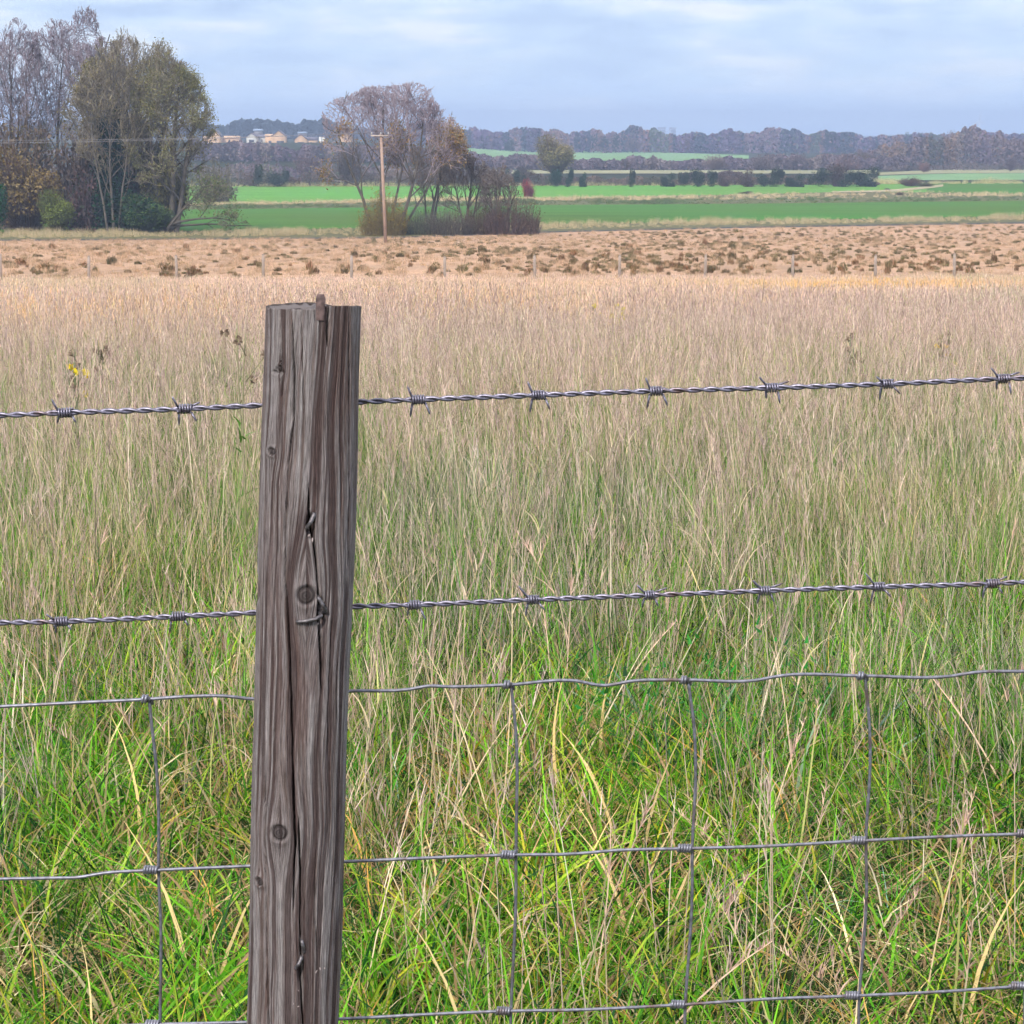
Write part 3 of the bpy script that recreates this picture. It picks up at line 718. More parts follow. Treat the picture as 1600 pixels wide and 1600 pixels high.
def barbed(pts, barbs, label):
    pts = run_on(pts); barbs = [barbs[0] - 187 * k for k in range(8, 0, -1)] + barbs + [barbs[-1] + 176 * k for k in range(1, 9)]
    p0 = PW(475, interp_line(pts, 475))
    root = empty('barbed_wire', p0, label, 'barbed wire', 'barbed wire strands of the fence')
    X, Yp = smooth_path(pts, 2.0); core = np.array([tuple(PW(a, b) - p0) for a, b in zip(X, Yp)])
    s = np.concatenate([[0], np.cumsum(np.linalg.norm(np.diff(core, axis=0), axis=1))])
    for k in (0, 1):
        ph = 2 * math.pi * s / .031 + k * math.pi; r = .00136
        off = np.stack([0 * ph, np.cos(ph) * r, np.sin(ph) * r], -1)
        MB().tube(core + off, .00140, 8, cap=True).build('wire_strand', M_barb, root, smooth=True, usecol=False)
    for q, bx in enumerate(barbs):
        bx += ((q * 37) % 9 - 4) * .6; by = float(np.interp(bx, X, Yp)); c = PW(bx, by) - p0; sl = (core[-1] - core[0]); sl /= np.linalg.norm(sl); sl = Vector(sl)
        b = MB(); R = .0036; rr = random.Random(q * 7 + len(barbs) + int(by)); turns = rr.choice([4, 4.5, 5, 5.4]); Lc = turns * .0023
        t = np.linspace(0, 1, int(turns * 18)); a = t * turns * 2 * math.pi + rr.uniform(0, 6)
        up = Vector((0, 0, 1)); fw = Vector((0, 1, 0))
        pts_ = [c + sl * ((tt - .5) * Lc) + fw * (math.cos(aa) * R) + up * (math.sin(aa) * R) for tt, aa in zip(t, a)]
        b.tube(pts_, .00098, 8)
        rr = random.Random(q * 7 + len(barbs) + int(by))
        j = lambda v: v * rr.uniform(.6, 1.35) + rr.uniform(-.0016, .0016)
        sp_ = [(-.5, .6, -.009, .0115, -.4), (-.5, -.8, -.0015 + rr.uniform(-.002, .002), -.0135, .8), (.5, -.8, .0055, -.012, -.5)]
        if rr.random() < .6: sp_.append((.5, .6, .011, j(.004) * rr.choice([-1, 1]), .6))
        else: sp_[2] = (.5, -.6, .009, -.010, -.4)
        if rr.random() < .3: sp_.pop(0)
        for e, st, ex, ez, ey in sp_:
            s0_ = c + sl * (e * Lc) + up * (st * R) + fw * (ey * R)
            e0 = s0_ + Vector((j(ex), ey * .004, j(ez))) * .72
            mid = s0_.lerp(e0, .5) + Vector((0, ey * .001, 0))
            b.tube([s0_, mid, s0_.lerp(e0, .82), e0], [.00098, .00098, .0009, .00015], 8)
        b.build('barb', M_barb, root, smooth=True, usecol=False)
W1 = [(-500, 668), (0, 649), (97, 645), (285, 639), (414, 633), (560, 628), (650, 624.5), (840, 617.5), (1023, 611), (1203, 606), (1385, 600), (1563, 592), (1600, 590.5), (2100, 572)]
W2 = [(-500, 991), (0, 973), (97, 971), (279, 963), (403, 957), (548, 948), (648, 945), (833, 937), (1015, 930), (1195, 923), (1372, 917), (1547, 912), (1600, 909.5), (2100, 888)]
barbed(W1, [-270, -82, 104, 290, 655, 842, 1025, 1205, 1385, 1565, 1742, 1920], 'upper twisted barbed wire strand running just below the post top')
barbed(W2, [-272, -88, 97, 279, 648, 833, 1015, 1195, 1372, 1548, 1722, 1900], 'lower twisted barbed wire strand midway down the post')

def netting():
    p0 = PW(475, 1085)
    root = empty('wire_netting', (p0.x, p0.y, p0.z), 'grey square-mesh stock netting hanging below the two barbed strands', 'wire netting')
    n1 = [(-500, 1121), (0, 1104), (60, 1101), (120, 1098), (230, 1092.5), (300, 1088), (350, 1087.5), (395, 1092), (470, 1086), (545, 1080), (640, 1077), (670, 1072), (700, 1073), (795, 1070), (900, 1064), (940, 1071), (990, 1064), (1070, 1062.5), (1180, 1063), (1220, 1056), (1347, 1056), (1480, 1057), (1530, 1050), (1600, 1049), (2100, 1030)]
    n2 = [(-500, 1398), (0, 1373.5), (80, 1372), (120, 1371), (165, 1364), (236, 1360), (385, 1353.5), (535, 1346.5), (795, 1336), (900, 1334), (960, 1329), (1070, 1326), (1200, 1322), (1342, 1314), (1480, 1307), (1597, 1303), (2100, 1280)]
    n3 = [(-500, 1630), (0, 1612), (230, 1601), (380, 1597.5), (535, 1592), (690, 1584), (790, 1580), (900, 1578), (1063, 1570), (1200, 1561), (1335, 1556), (1480, 1549), (1595, 1541), (2100, 1515)]
    n4 = [(a, b + 218) for a, b in n3]; n5 = [(a, b + 415) for a, b in n3]
    lines = [run_on(l) for l in (n1, n2, n3, n4, n5)]; paths = []
    for l in lines:
        X, Yp = smooth_path(l, 5.0); paths.append((X, Yp))
        MB().tube([PW(a, b) - p0 for a, b in zip(X, Yp)], .00155, 8).build('line_wire', M_wire, root, smooth=True, usecol=False)
    stays = [[(-45, 0), (-40, .5), (-44, 1), (-42, 2), (-44, 3), (-45, 4)],
             [(232, 0), (245, .4), (249, .75), (247, 1), (252, 1.4), (250, 2), (248, 3), (247, 4)],
             [(514, 0), (520, .5), (515, 1), (517, 1.5), (513, 2), (512, 3), (511, 4)],
             [(797, 0), (806, .22), (808.5, .5), (806, 1), (806.5, 1.3), (803, 1.6), (798, 2), (796, 3), (795, 4)],
             [(1073, 0), (1084, .2), (1088, .55), (1081, 1), (1082, 1.3), (1078, 1.6), (1070, 2), (1069, 3), (1068, 4)],
             [(1350, 0), (1358, .2), (1360.5, .55), (1352, 1), (1355, 1.3), (1351, 1.6), (1342, 2), (1340, 3), (1338, 4)],
             [(1618, 0), (1622, .4), (1610, 1), (1612, 1.4), (1601, 2), (1600, 3), (1599, 4)],
             [(1890, 0), (1896, .4), (1886, 1), (1880, 2), (1878, 3), (1876, 4)]]
    stays += [[(x, 0), (x + 8, .5), (x - 2, 1), (x + 3, 2), (x, 4)] for x in (-330, -615, -900, -1185, -1470, -1755, 2158, 2428, 2698, 2968, 3238)]
    for st in stays:
        ts = np.linspace(0, 4, 110); xs0 = np.array([p[0] for p in st], float); tt0 = np.array([p[1] for p in st])
        # smooth the control polygon
        xs = np.interp(ts, tt0, xs0); xs = np.convolve(np.pad(xs, 4, 'edge'), np.ones(9) / 9, 'valid')
        pts = []
        for t, x in zip(ts, xs):
            i = min(int(t), 3); f = t - i
            ya = np.interp(x, *paths[i]); yb = np.interp(x, *paths[i + 1])
            pts.append(PW(x, ya + (yb - ya) * f, .0027) - p0)
        MB().tube(pts, .00145, 8).build('stay_wire', M_wire, root, smooth=True, usecol=False)
        for i in range(5):
            x = float(np.interp(i, ts, xs)); y = float(np.interp(x, *paths[i])); c = PW(x, y) - p0
            turns, Lc = (2.2, .006) if i == 0 else (5, .0125)
            t = np.linspace(0, 1, int(turns * 16)); R = .0029
            q = [c + Vector((-(1 - tt) * Lc - .001, math.cos(tt * turns * 2 * math.pi) * R, -math.sin(tt * turns * 2 * math.pi) * R + (-(1 - tt) * Lc) * -.03)) for tt in t]
            b = MB().tube(q, .00135, 8)
            if i == 0: b.tube([q[-1], c + Vector((.0008, -.002, .002)), c + Vector((.0018, .001, -.001)), c + Vector((.0022, .0027, -.005))], .00145, 8)
            b.build('knot', M_wire, root, smooth=True, usecol=False)
netting()

# ------------------------------------------------------------------ trees
def grow_tree(seed, Ht, env, trunk=((0, 0),), lev=None, r0=.3, fork=.18, droop=0, wander=.16, kids=(9, 7, 6, 5), ang=(.55, .6, .6, .7), up=.12, ratio=(.6, .5, .45, .5), twig=.02, bare=.25, segn=(9, 6, 5, 3, 2), cen=Vector((0, 0, 9))):
    """env(p)->bool inside crown. returns list of (p,q,r1,r2,level)"""
    R = random.Random(seed); out = []
    def rdir(d, a):
        v = Vector((R.gauss(0, 1), R.gauss(0, 1), R.gauss(0, 1))); v = (v - d * v.dot(d)); v.normalize(); return (d * math.cos(a) + v * math.sin(a)).normalized()
    def go(p, d, L, r, lv):
        n = segn[lv]; st = L / n
        nk = kids[lv] if lv < len(kids) else 0
        placed = 0
        for i in range(n):
            tp = up * (1 if droop == 0 or lv < 2 else -droop)
            wn = wander * (.4 if lv == 0 else 1); d = (d + Vector((R.gauss(0, wn), R.gauss(0, wn), R.gauss(0, wn) + tp))).normalized()
            q = p + d * st
            if lv > 0 and not env(q):
                if R.random() < (.35 if lv > 1 else .2): return
            f0 = 1 - .8 * i / n; f1 = 1 - .8 * (i + 1) / n
            ra, rb = max(r * f0, twig), max(r * f1, twig * .8)
            out.append((p, q, ra, rb, lv)); p = q
            start = fork if lv == 0 else bare
            t = (i + 1) / n
            if nk and t > start:
                want = int(round(nk * (t - start) / (1 - start)))
                while placed < want:
                    placed += 1
                    cd = rdir(d, ang[lv] * R.uniform(.6, 1.3)); cl = L * ratio[lv] * R.uniform(.75, 1.3) * (1.15 - .4 * t)
                    tip_ = R.uniform(.85, 1.0)
                    for _ in range(6):
                        if env(q + (cd + Vector((0, 0, up * 2))).normalized() * (cl * tip_)): break
                        cl *= .76
                    else:
                        if lv < 2 and not env(q + cd * cl * .5): continue
                    go(q, cd, cl, rb * (.5 if lv == 0 else .6), lv + 1)
    for t_ in trunk:
        base, d0, L0, rr = t_
        go(Vector(base), Vector(d0).normalized(), L0, rr, 0)
    return out

def prisms(segs, k=3):
    n = len(segs)
    A = np.array([s[0][:] for s in segs]); B = np.array([s[1][:] for s in segs]); ra = np.array([s[2] for s in segs]); rb = np.array([s[3] for s in segs])
    D = B - A; D /= np.linalg.norm(D, axis=1)[:, None] + 1e-9
    ref = np.where(np.abs(D[:, 2:3]) > .9, np.array([[1., 0, 0]]), np.array([[0, 0, 1.]]))
    N = np.cross(D, ref); N /= np.linalg.norm(N, axis=1)[:, None]; Bn = np.cross(D, N)
    a = np.arange(k) * 2 * math.pi / k
    ring = np.cos(a)[None, :, None] * N[:, None] + np.sin(a)[None, :, None] * Bn[:, None]
    V = np.stack([A[:, None] + ring * ra[:, None, None], B[:, None] + ring * rb[:, None, None]], 1).reshape(-1, 3)
    b = (np.arange(n) * 2 * k)[:, None]; j = np.arange(k)[None]; j2 = (j + 1) % k
    Q = np.stack([b + j, b + j2, b + k + j2, b + k + j], -1).reshape(-1, 4)
    return V, Q

def quads(Pc, size, cols):
    n = len(Pc)
    a = RNG.normal(size=(n, 3)); a /= np.linalg.norm(a, axis=1)[:, None]
    b = RNG.normal(size=(n, 3)); b = np.cross(a, b); b /= np.linalg.norm(b, axis=1)[:, None]
    s = np.broadcast_to(size, (n,))[:, None] * RNG.uniform(.6, 1.3, (n, 1)) * .5
    V = np.stack([Pc - a * s, Pc - b * s * .7, Pc + a * s, Pc + b * s * .7], 1).reshape(-1, 3)
    Q = np.arange(n * 4).reshape(-1, 4)
    return V, Q, np.repeat(cols, 4, 0)

def build_tree(name, seed, base_px, base_Y, label, cat, trunks, env, leaves=0, leafcol=None, leafsize=.22, leaf_env=None, twigcol=((.16, .13, .13), (.24, .19, .19)), kw=None, group=None, ivy=None, link_root=None):
    g = G(base_px, base_Y)
    root = empty(name, g, label, cat, group)
    segs = grow_tree(seed, 1, env, trunks, **(kw or {}))
    big = [s for s in segs if s[4] <= 1]; small = [s for s in segs if s[4] > 1]
    V, Q = prisms(big, 7); mk('trunk', V, Q, M_bark, root, smooth=True)
    b = MB()
    if small:
        V, Q = prisms(small, 3); c = np.repeat(pick(len(small), twigcol, [1] * len(twigcol), .15), 6, 0); b.add(V, Q, col=c)
    if leaves and small:
        tips = np.array([s[1][:] for s in small])
        if leaf_env is not None:
            k = np.array([leaf_env(Vector(p)) for p in tips]); tips = tips[k]
        if len(tips):
            i = RNG.integers(0, len(tips), leaves); Pc = tips[i] + RNG.normal(0, .28, (leaves, 3))
            cl = fbm(Pc[:, 0] * .5 + Pc[:, 1] * .3, Pc[:, 2] * .5, seed, 2)[:, None]
            c = pick(leaves, leafcol, [1] * len(leafcol), .15) * (.65 + .7 * cl)
            V, Q, c = quads(Pc, leafsize, c); b.add(V, Q, col=c)
    b.build('crown', M_leaf if leaves else M_twig, root)
    if ivy:
        n, cols, path, rads, sz = ivy
        Pc = []
        for _ in range(n):
            t = rnd.random(); u = t * (len(path) - 1); i = min(int(u), len(path) - 2); f = u - i
            c0 = Vector(path[i]).lerp(Vector(path[i + 1]), f); r_ = rads[i] + (rads[i + 1] - rads[i]) * f
            v = Vector((rnd.gauss(0, 1), rnd.gauss(0, 1), rnd.gauss(0, .8))); v.normalize(); lump = .70 + .6 * math.sin(c0.z * 1.9 + v.x * 3.5) * math.cos(c0.z * 1.3 + v.x * 4 + v.y * 3)
            Pc.append((c0 + v * (r_ * lump * rnd.uniform(.6, 1.1)))[:])
        V, Q, c = quads(np.array(Pc), sz, pick(n, cols, [1] * len(cols), .25)); mk('ivy', V, Q, M_leaf, root, col=c)
    return root

def ell(cx, cz, rx, rz, ry=None, cy=0, lump=.10, sd=0):
    ry = ry or rx
    def f(p):
        x, y, z = (p.x - cx) / rx, (p.y - cy) / ry, (p.z - cz) / rz
        w = 1 + lump * (math.sin(5 * math.atan2(z, x) + sd) + math.sin(9 * math.atan2(z, x) + 2 * y + sd * 2) * .7)
        return x * x + y * y + z * z < w * w
    return f

def PXm(Y, z=-9.0): return zc_of(Y, z) / F
PURP = ((.24, .19, .22), (.31, .25, .28), (.36, .30, .33))
BRN = ((.17, .14, .10), (.24, .20, .14), (.32, .27, .18))
OLV = [(.17, .15, .055), (.22, .19, .08), (.13, .12, .05), (.26, .20, .08)]
DKG = [(.006, .028, .014), (.012, .045, .022), (.022, .065, .03)]
u = PXm(250)
def wtree(seed, px, label, top, rx, Yd=256, cz=None, rz=None, r0=.3, cat='tree', leaves=0, **k):
    m = PXm(Yd); base_row = row_of(px, Yd); hgt = (base_row - top) * m; R = random.Random(seed)
    czz = hgt * .58 if cz is None else cz; rzz = hgt * .43 if rz is None else rz
    tr = [((0, 0, -.2), (R.uniform(-.05, .05), 0, 1), hgt * .95, r0)]
    for sgn in (-1, 1): tr.append(((sgn * .5, R.uniform(-.5, .5), -.2), (sgn * rx * m / hgt * R.uniform(.45, .7), R.uniform(-.15, .15), 1), hgt * .84, r0 * .8))
    kw = dict(kids=(11, 8, 6, 4), ratio=(.50, .55, .5, .5), ang=(.66, .6, .6, .6), up=.07, twig=.026, fork=.16, wander=.13, bare=.15, cen=Vector((0, 0, czz)))
    kw.update(k.pop('kw', {}))
    return build_tree('bare_tree', seed, px, Yd, label, cat, tr, ell(0, czz, rx * m, rzz, sd=seed), leaves, k.pop('leafcol', OLV), k.pop('leafsize', .2), k.pop('leaf_env', None),
                      k.pop('twigcol', PURP), kw, k.pop('group', None), k.pop('ivy', None))
wtree(1, 22, 'tall bare purple-twigged tree at the outer edge of the roadside clump', 55, 95, 262, leafcol=OLV, leaves=1800, leaf_env=lambda p: p.z < 11)
wtree(2, 112, 'tallest bare tree of the roadside clump with upright twigs', 28, 80, 266, leaves=1800, leafcol=OLV, leaf_env=lambda p: p.z < 11)
wtree(3, 165, 'slim bare tree between the tallest tree and the ivy-clad one', 60, 70, 262, leafcol=OLV, leaves=1500, leaf_env=lambda p: p.z < 12)
wtree(4, -90, 'bare tree mostly beyond the picture edge beside the clump', 60, 95, 268)
m_ = PXm(252)
wtree(5, 212, 'ivy-clad tree with olive leaves scattered through a broad crown', 50, 112, 252, leaves=10000, cz=10.2, rz=10.2, leaf_env=lambda p: p.z < 16.5 + math.sin(p.x * 1.1), leafcol=[(.20, .18, .075), (.15, .135, .06), (.25, .21, .10)], twigcol=BRN, r0=.5, leafsize=.17,
      ivy=(11000, DKG, [(-1.9, -3.5, 0), (-2.2, -3.5, 2.2), (-1.5, -3.3, 4.5), (-2.1, -3.2, 6.5), (-1.5, -2.8, 8.5), (-1.7, -2.8, 10.2), (-1.5, -2.4, 11.2), (-.6, -2, 12.6)], [3.2, 2.6, 1.7, 2.2, 1.3, 1.9, 1.3, .5], .34))
wtree(7, 178, 'thin bare tree standing in front of the ivy-clad trunk', 88, 62, 245, leaves=900, leafcol=OLV, twigcol=BRN, r0=.16)
wtree(6, 268, 'rounded olive tree whose low boughs sweep over the green field', 84, 66, 247, cz=8.6, rz=9.2, leaves=15000, leafcol=[(.21, .20, .08), (.16, .155, .06), (.26, .24, .10)], twigcol=BRN, r0=.36, leafsize=.17, kw=dict(up=.02, kids=(12, 8, 6, 4)))

# bushes: stems and leaf clumps inside a lumpy volume ------------------------------------------
def bush_mesh(seed, n, cols, size, w=1.0, h=1.0, stems_=10, lobes=7, density_edge=.9, stemcol=((.10, .08, .07),), twig_n=0, dome=True):
    """unit bush about w wide, h high, standing on the origin"""
    R = np.random.default_rng(seed); b = MB()
    L_ = np.stack([R.uniform(-.32, .32, lobes) * w, R.uniform(-.32, .32, lobes) * w, R.uniform(.12, .66, lobes) * h], -1); rr = R.uniform(.18, .34, lobes)
    L_[0] = (0, 0, .36 * h); rr[0] = .42
    i = R.integers(0, lobes, n); v = R.normal(size=(n, 3)); v /= np.linalg.norm(v, axis=1)[:, None]
    q = R.random((n, 1)) ** .45
    Pc = L_[i] + v * q * rr[i][:, None] * np.array([w, w, h]); Pc[:, 2] = np.abs(Pc[:, 2])
    tone = R.uniform(.65, 1.3, lobes)[i][:, None] * (.75 + .5 * fbm(Pc[:, 0] * 5, Pc[:, 2] * 5, seed, 2)[:, None])
    c = np.array(cols)[R.integers(0, len(cols), n)] * tone * R.uniform(.8, 1.2, (n, 1))
    V, Q, c = quads(Pc, size, c); b.add(V, Q, col=c)
    if twig_n:
        j = R.integers(0, n, twig_n); A = np.stack([Pc[j, 0] * .3, Pc[j, 1] * .3, R.random(twig_n) * .2 * h], -1); Bq = Pc[j] * np.array([1, 1, 1.08])
        mid = (A + Bq) / 2 + R.normal(0, .03, (twig_n, 3))
        segs = [(Vector(a), Vector(m), .011, .008, 0) for a, m in zip(A, mid)] + [(Vector(m), Vector(e), .008, .004, 0) for m, e in zip(mid, Bq)]
        V, Q = prisms(segs, 3); b.add(V, Q, col=np.array(stemcol)[R.integers(0, len(stemcol), len(V))])
    return b

def scrub_mesh(seed, n, cols, stemcols, leaves=300, r0=.006):
    R = np.random.default_rng(seed); b = MB(); segs = []
    for _ in range(n):
        a = R.uniform(0, 6.28); q = math.sqrt(R.random()) * .46; x, y = q * math.cos(a), q * math.sin(a)
        hh = R.uniform(.45, 1.0) * (1 - .75 * (q / .5) ** 2) + .05; p = Vector((x, y, -.03)); lean = Vector((x * .35 + R.normal(0, .05), y * .35 + R.normal(0, .05), 1))
        for k in range(4):
            e = p + Vector((lean.x * hh / 4 + R.normal(0, .012), lean.y * hh / 4 + R.normal(0, .012), hh / 4)); r_ = r0 * (1 - k * .2); segs.append((p, e, r_, r_ * .8, 0))
            for _k in range(2 if k else 0):
                t = e + Vector((R.normal(0, .06), R.normal(0, .06), R.uniform(.02, .11))); segs.append((e, t, r_ * .6, r_ * .3, 0))
            p = e
    V, Q = prisms(segs, 3); b.add(V, Q, col=np.repeat(np.array(stemcols)[R.integers(0, len(stemcols), len(segs))], 6, 0))
    i = R.integers(0, len(segs), leaves); Pc = np.array([segs[k][1][:] for k in i]) + R.normal(0, .015, (leaves, 3))
    V, Q, c = quads(Pc, .03, np.array(cols)[R.integers(0, len(cols), leaves)] * R.uniform(.7, 1.3, (leaves, 1))); b.add(V, Q, col=c); return b
BP = {}
def bush_proto(key, *a, **k):
    me = bush_mesh(*a, **k).build(key, M_leaf, link=False).data; BP[key] = me
DARKB = [(.018, .04, .02), (.028, .055, .026), (.045, .045, .028)]
BRB = [(.085, .055, .05), (.12, .08, .065), (.07, .055, .04)]
for s in range(4):
    bush_proto(f'dark{s}', 100 + s, 2600, DARKB, .060)
    bush_proto(f'brown{s}', 120 + s, 1700, BRB + [(.05, .06, .035)], .05, twig_n=220, stemcol=((.09, .07, .06), (.13, .10, .085)))
    bush_proto(f'mist{s}', 140 + s, 1500, [(.16, .125, .12), (.20, .16, .14), (.13, .11, .10)], .045, twig_n=260, stemcol=((.15, .12, .115), (.2, .165, .15)))
BP['scrub'] = scrub_mesh(171, 330, [(.20, .14, .10), (.26, .19, .12), (.14, .12, .08)], ((.17, .135, .115), (.24, .19, .16), (.13, .10, .095)), 700).build('scrub', M_leaf, link=False).data
BP['leafscrub'] = scrub_mesh(172, 300, [(.24, .20, .07), (.30, .22, .08), (.17, .17, .06)], ((.20, .16, .11), (.26, .21, .14)), 2600).build('leafscrub', M_leaf, link=False).data
bush_proto('red', 160, 3000, [(.17, .05, .06), (.22, .08, .075), (.12, .045, .05)], .035, twig_n=500, stemcol=((.15, .06, .06),))
bush_proto('olive', 161, 6500, [(.17, .16, .07), (.21, .19, .085), (.14, .13, .065)], .032, twig_n=500, lobes=9)
bush_proto('rust', 162, 2200, [(.15, .07, .055), (.20, .10, .06), (.09, .07, .045)], .045, twig_n=200)
TREEP = {}
def place_bush(name, key, px, py_base, w_px, h_px, label, cat='bush', group=None, color=(1, 1, 1, 1), Y=None, root_part='foliage'):
    Yb = Y or Yof(px, py_base); g = G(px, Yb); m = zc_of(Yb, g.z) / F
    o = bpy.data.objects.new(name, BP[key]); C.objects.link(o); o.location = (g.x, g.y, g.z - .05)
    W = w_px * m; o.scale = (W / 1.02, W / 1.02, h_px * m / 1.0); o.rotation_euler = (0, 0, rnd.uniform(-.6, .6)); o.color = color
    return tag(o, label, cat, group)

# undergrowth of the roadside clump
place_bush('shrub', 'olive', 45, 369, 150, 150, 'yellow-brown leafy thicket filling the foot of the roadside clump', 'shrub', color=(1.25, .95, .8, 1), Y=248)
place_bush('shrub', 'olive', 92, 371, 70, 78, 'yellow-green shrub low in front of the roadside clump', 'shrub', color=(1.0, 1.3, .6, 1), Y=244)
place_bush('shrub', 'dark0', -8, 370, 50, 92, 'dark evergreen shrub at the outer edge of the clump', 'shrub', color=(.6, 1.3, 1.0, 1), Y=243)
place_bush('shrub', 'brown0', 130, 371, 90, 120, 'purplish brown twiggy thicket beneath the tallest bare tree', 'shrub', color=(1.0, .9, 1.05, 1), Y=247)
place_bush('shrub', 'dark1', 195, 370, 120, 92, 'dark green ivy thicket around the foot of the ivy-clad tree', 'shrub', color=(.8, 1.2, 1.0, 1), Y=246)
place_bush('shrub', 'olive', 232, 368, 90, 70, 'leafy green shrub under the sweeping boughs', 'shrub', color=(.6, 1.05, .7, 1), Y=245)
place_bush('shrub', 'olive', 262, 368, 100, 150, 'tall olive thicket between the ivy-clad trunk and the sweeping boughs', 'shrub', color=(.85, .85, .75, 1), Y=249)
place_bush('shrub', 'mist2', 215, 369, 120, 190, 'grey-brown twiggy thicket rising around the ivy-clad trunk', 'shrub', color=(.6, .6, .5, 1), Y=255)
place_bush('shrub', 'mist0', 340, 300, 90, 85, 'grey-olive bush standing behind the sweeping boughs', 'shrub', color=(.8, .85, .6, 1), Y=400)
place_bush('shrub', 'mist2', 20, 369, 150, 215, 'tall greyish thicket among the clump trunks', 'shrub', color=(.95, .85, .65, 1), Y=258)
place_bush('shrub', 'mist3', 120, 369, 150, 200, 'tall brown twiggy growth behind the clump trunks', 'shrub', color=(.75, .68, .62, 1), Y=260)

# sweeping low boughs (part of a second low tree)
def low_bough():
    m = PXm(245); g = G(262, 245)
    t = [((0, 0, .4), (.6, -.2, .8), 6, .16), ((0.2, 0, .8), (1, -.3, .5), 7.5, .15), ((.2, 0, .6), (1, .3, .28), 8.5, .14), ((0, 0, .5), (.8, .2, 1.1), 6, .13)]
    build_tree('small_tree', 77, 262, 245, 'low spreading tree with green leaves reaching over the crop field', 'tree', t,
               ell(3.4, 2.9, 5.4, 3.1, lump=.15), 1700, [(.13, .17, .06), (.19, .21, .07), (.09, .13, .05)], .18, None, BRN, dict(cen=Vector((3, 0, 2.5)), kids=(8, 6, 5), ratio=(.42, .5, .5), ang=(.5, .6, .6), up=-.03, twig=.02, fork=.3, wander=.15, segn=(9, 5, 4, 2)))
low_bough()

# middle tree with three trunks
def middle_tree():
    Yd = 238; m = PXm(Yd)
    base = row_of(605, Yd)
    hh = (base - 131) * m
    e1 = ell(.3, (base - 230) * m, 114 * m, 98 * m, 80 * m, lump=.05, sd=2); cc = Vector((.3, 0, (base - 215) * m))
    def env(p): return e1(p)
    tr = [((-1.2, 0, -.2), (-.36, 0, 1), hh * .80, .20), ((-.4, .5, -.2), (-.02, .1, 1), hh * .9, .24), ((.8, -.2, -.2), (.46, -.05, 1), hh * .82, .22),
          ((.2, .4, -.2), (.16, .2, 1), hh * .85, .16), ((.9, .3, -.2), (.66, .1, 1), hh * .74, .15)]
    build_tree('bare_tree', 21, 605, Yd, 'broad round-crowned bare tree with several trunks behind the utility pole', 'tree', tr, env, 6200,
               [(.30, .18, .08), (.26, .20, .09), (.36, .23, .10), (.20, .16, .075)], .2, lambda p: p.z < (base - 205) * m + .9 * math.sin(p.x * 1.3), ((.34, .28, .32), (.46, .39, .43)),
               dict(kids=(9, 8, 6, 4), ratio=(.66, .55, .5, .5), ang=(.72, .6, .6, .6), up=.05, twig=.026, fork=.22, wander=.12, cen=cc))
    place_bush('shrub', 'leafscrub', 600, base, 76, 72, 'yellow-brown shrub around the trunks behind the utility pole', 'shrub', color=(1.0, .9, .55, 1), Y=236)
middle_tree()
def small_tree(seed, px, Yd, top, rx, label, ht=None, leaves=900, lc=None, trunk_dx=0, **k):
    m = PXm(Yd); base = row_of(px, Yd); hh = (base - top) * m
    build_tree('bare_tree', seed, px, Yd, label, 'tree', [((0, 0, -.2), (.02, 0, 1), hh * .9, .2), ((.35, .1, -.1), (.22, .1, 1), hh * .8, .15), ((-.2, .1, -.1), (-.14, .1, 1), hh * .75, .13)],
               ell(0, hh * .62, rx * m, hh * .42, sd=seed), leaves, lc or [(.09, .07, .05), (.12, .09, .06)], .16, None, ((.16, .13, .12), (.23, .19, .17)),
               dict(kids=(10, 7, 6), ratio=(.5, .55, .5), ang=(.6, .6, .6), up=.08, twig=.026, fork=.25, wander=.15, segn=(8, 6, 4, 2), bare=.1, cen=Vector((0, 0, hh * .6))))
small_tree(31, 728, 242, 243, 44, 'dark bare tree beside the scrub to one side of the broad tree', leaves=700)
small_tree(32, 672, 250, 215, 40, 'rusty-leaved small tree overlapping the broad tree crown', leaves=1200, lc=[(.19, .10, .05), (.15, .10, .055)])
small_tree(33, 778, 240, 262, 32, 'thin dark tree rising from the bramble thicket', leaves=300)
place_bush('shrub', 'scrub', 800, 361, 92, 74, 'dark brown bramble thicket at the end of the scrub', 'shrub', Y=239, color=(.75, .62, .62, 1))
place_bush('shrub', 'scrub', 655, 361, 84, 46, 'low grey-green scrub between the broad tree and the dark tree', 'shrub', Y=240, color=(.75, 1.0, .8, 1))
place_bush('shrub', 'scrub', 700, 361, 84, 50, 'grey twiggy scrub at the foot of the dark tree', 'shrub', Y=239, color=(.85, .9, .85, 1))
place_bush('shrub', 'scrub', 755, 361, 70, 60, 'brown twiggy scrub between the dark tree and the bramble thicket', 'shrub', Y=241, color=(.8, .7, .6, 1))
# beyond the near field
place_bush('shrub', 'red', 826, 309, 31, 33, 'small dark red bush standing alone on the field margin', 'shrub', color=(1.7, .9, .95, 1), Y=Yof(826, 309))
def bush_tree(px, py, w, h, key, label, color=(1, 1, 1, 1), Y=None, gap=.22, group=None):
    Yb = Y or Yof(px, py); g = G(px, Yb); m = zc_of(Yb, g.z) / F; root = empty('tree', g, label, 'tree', group)
    hh = h * m; W = w * m
    MB().tube([(0, 0, -.2), (W * .02, 0, hh * .3), (W * -.02, 0, hh * .6)], [W * .035, W * .028, W * .012], 7).build('trunk', M_bark, root, usecol=False)
    o = bpy.data.objects.new('crown', BP[key]); C.objects.link(o); o.parent = root; o.location = (0, 0, hh * gap); o.scale = (W, W, hh * (1 - gap)); o.color = color; o.rotation_euler = (0, 0, rnd.uniform(-.5, .5))
    return root
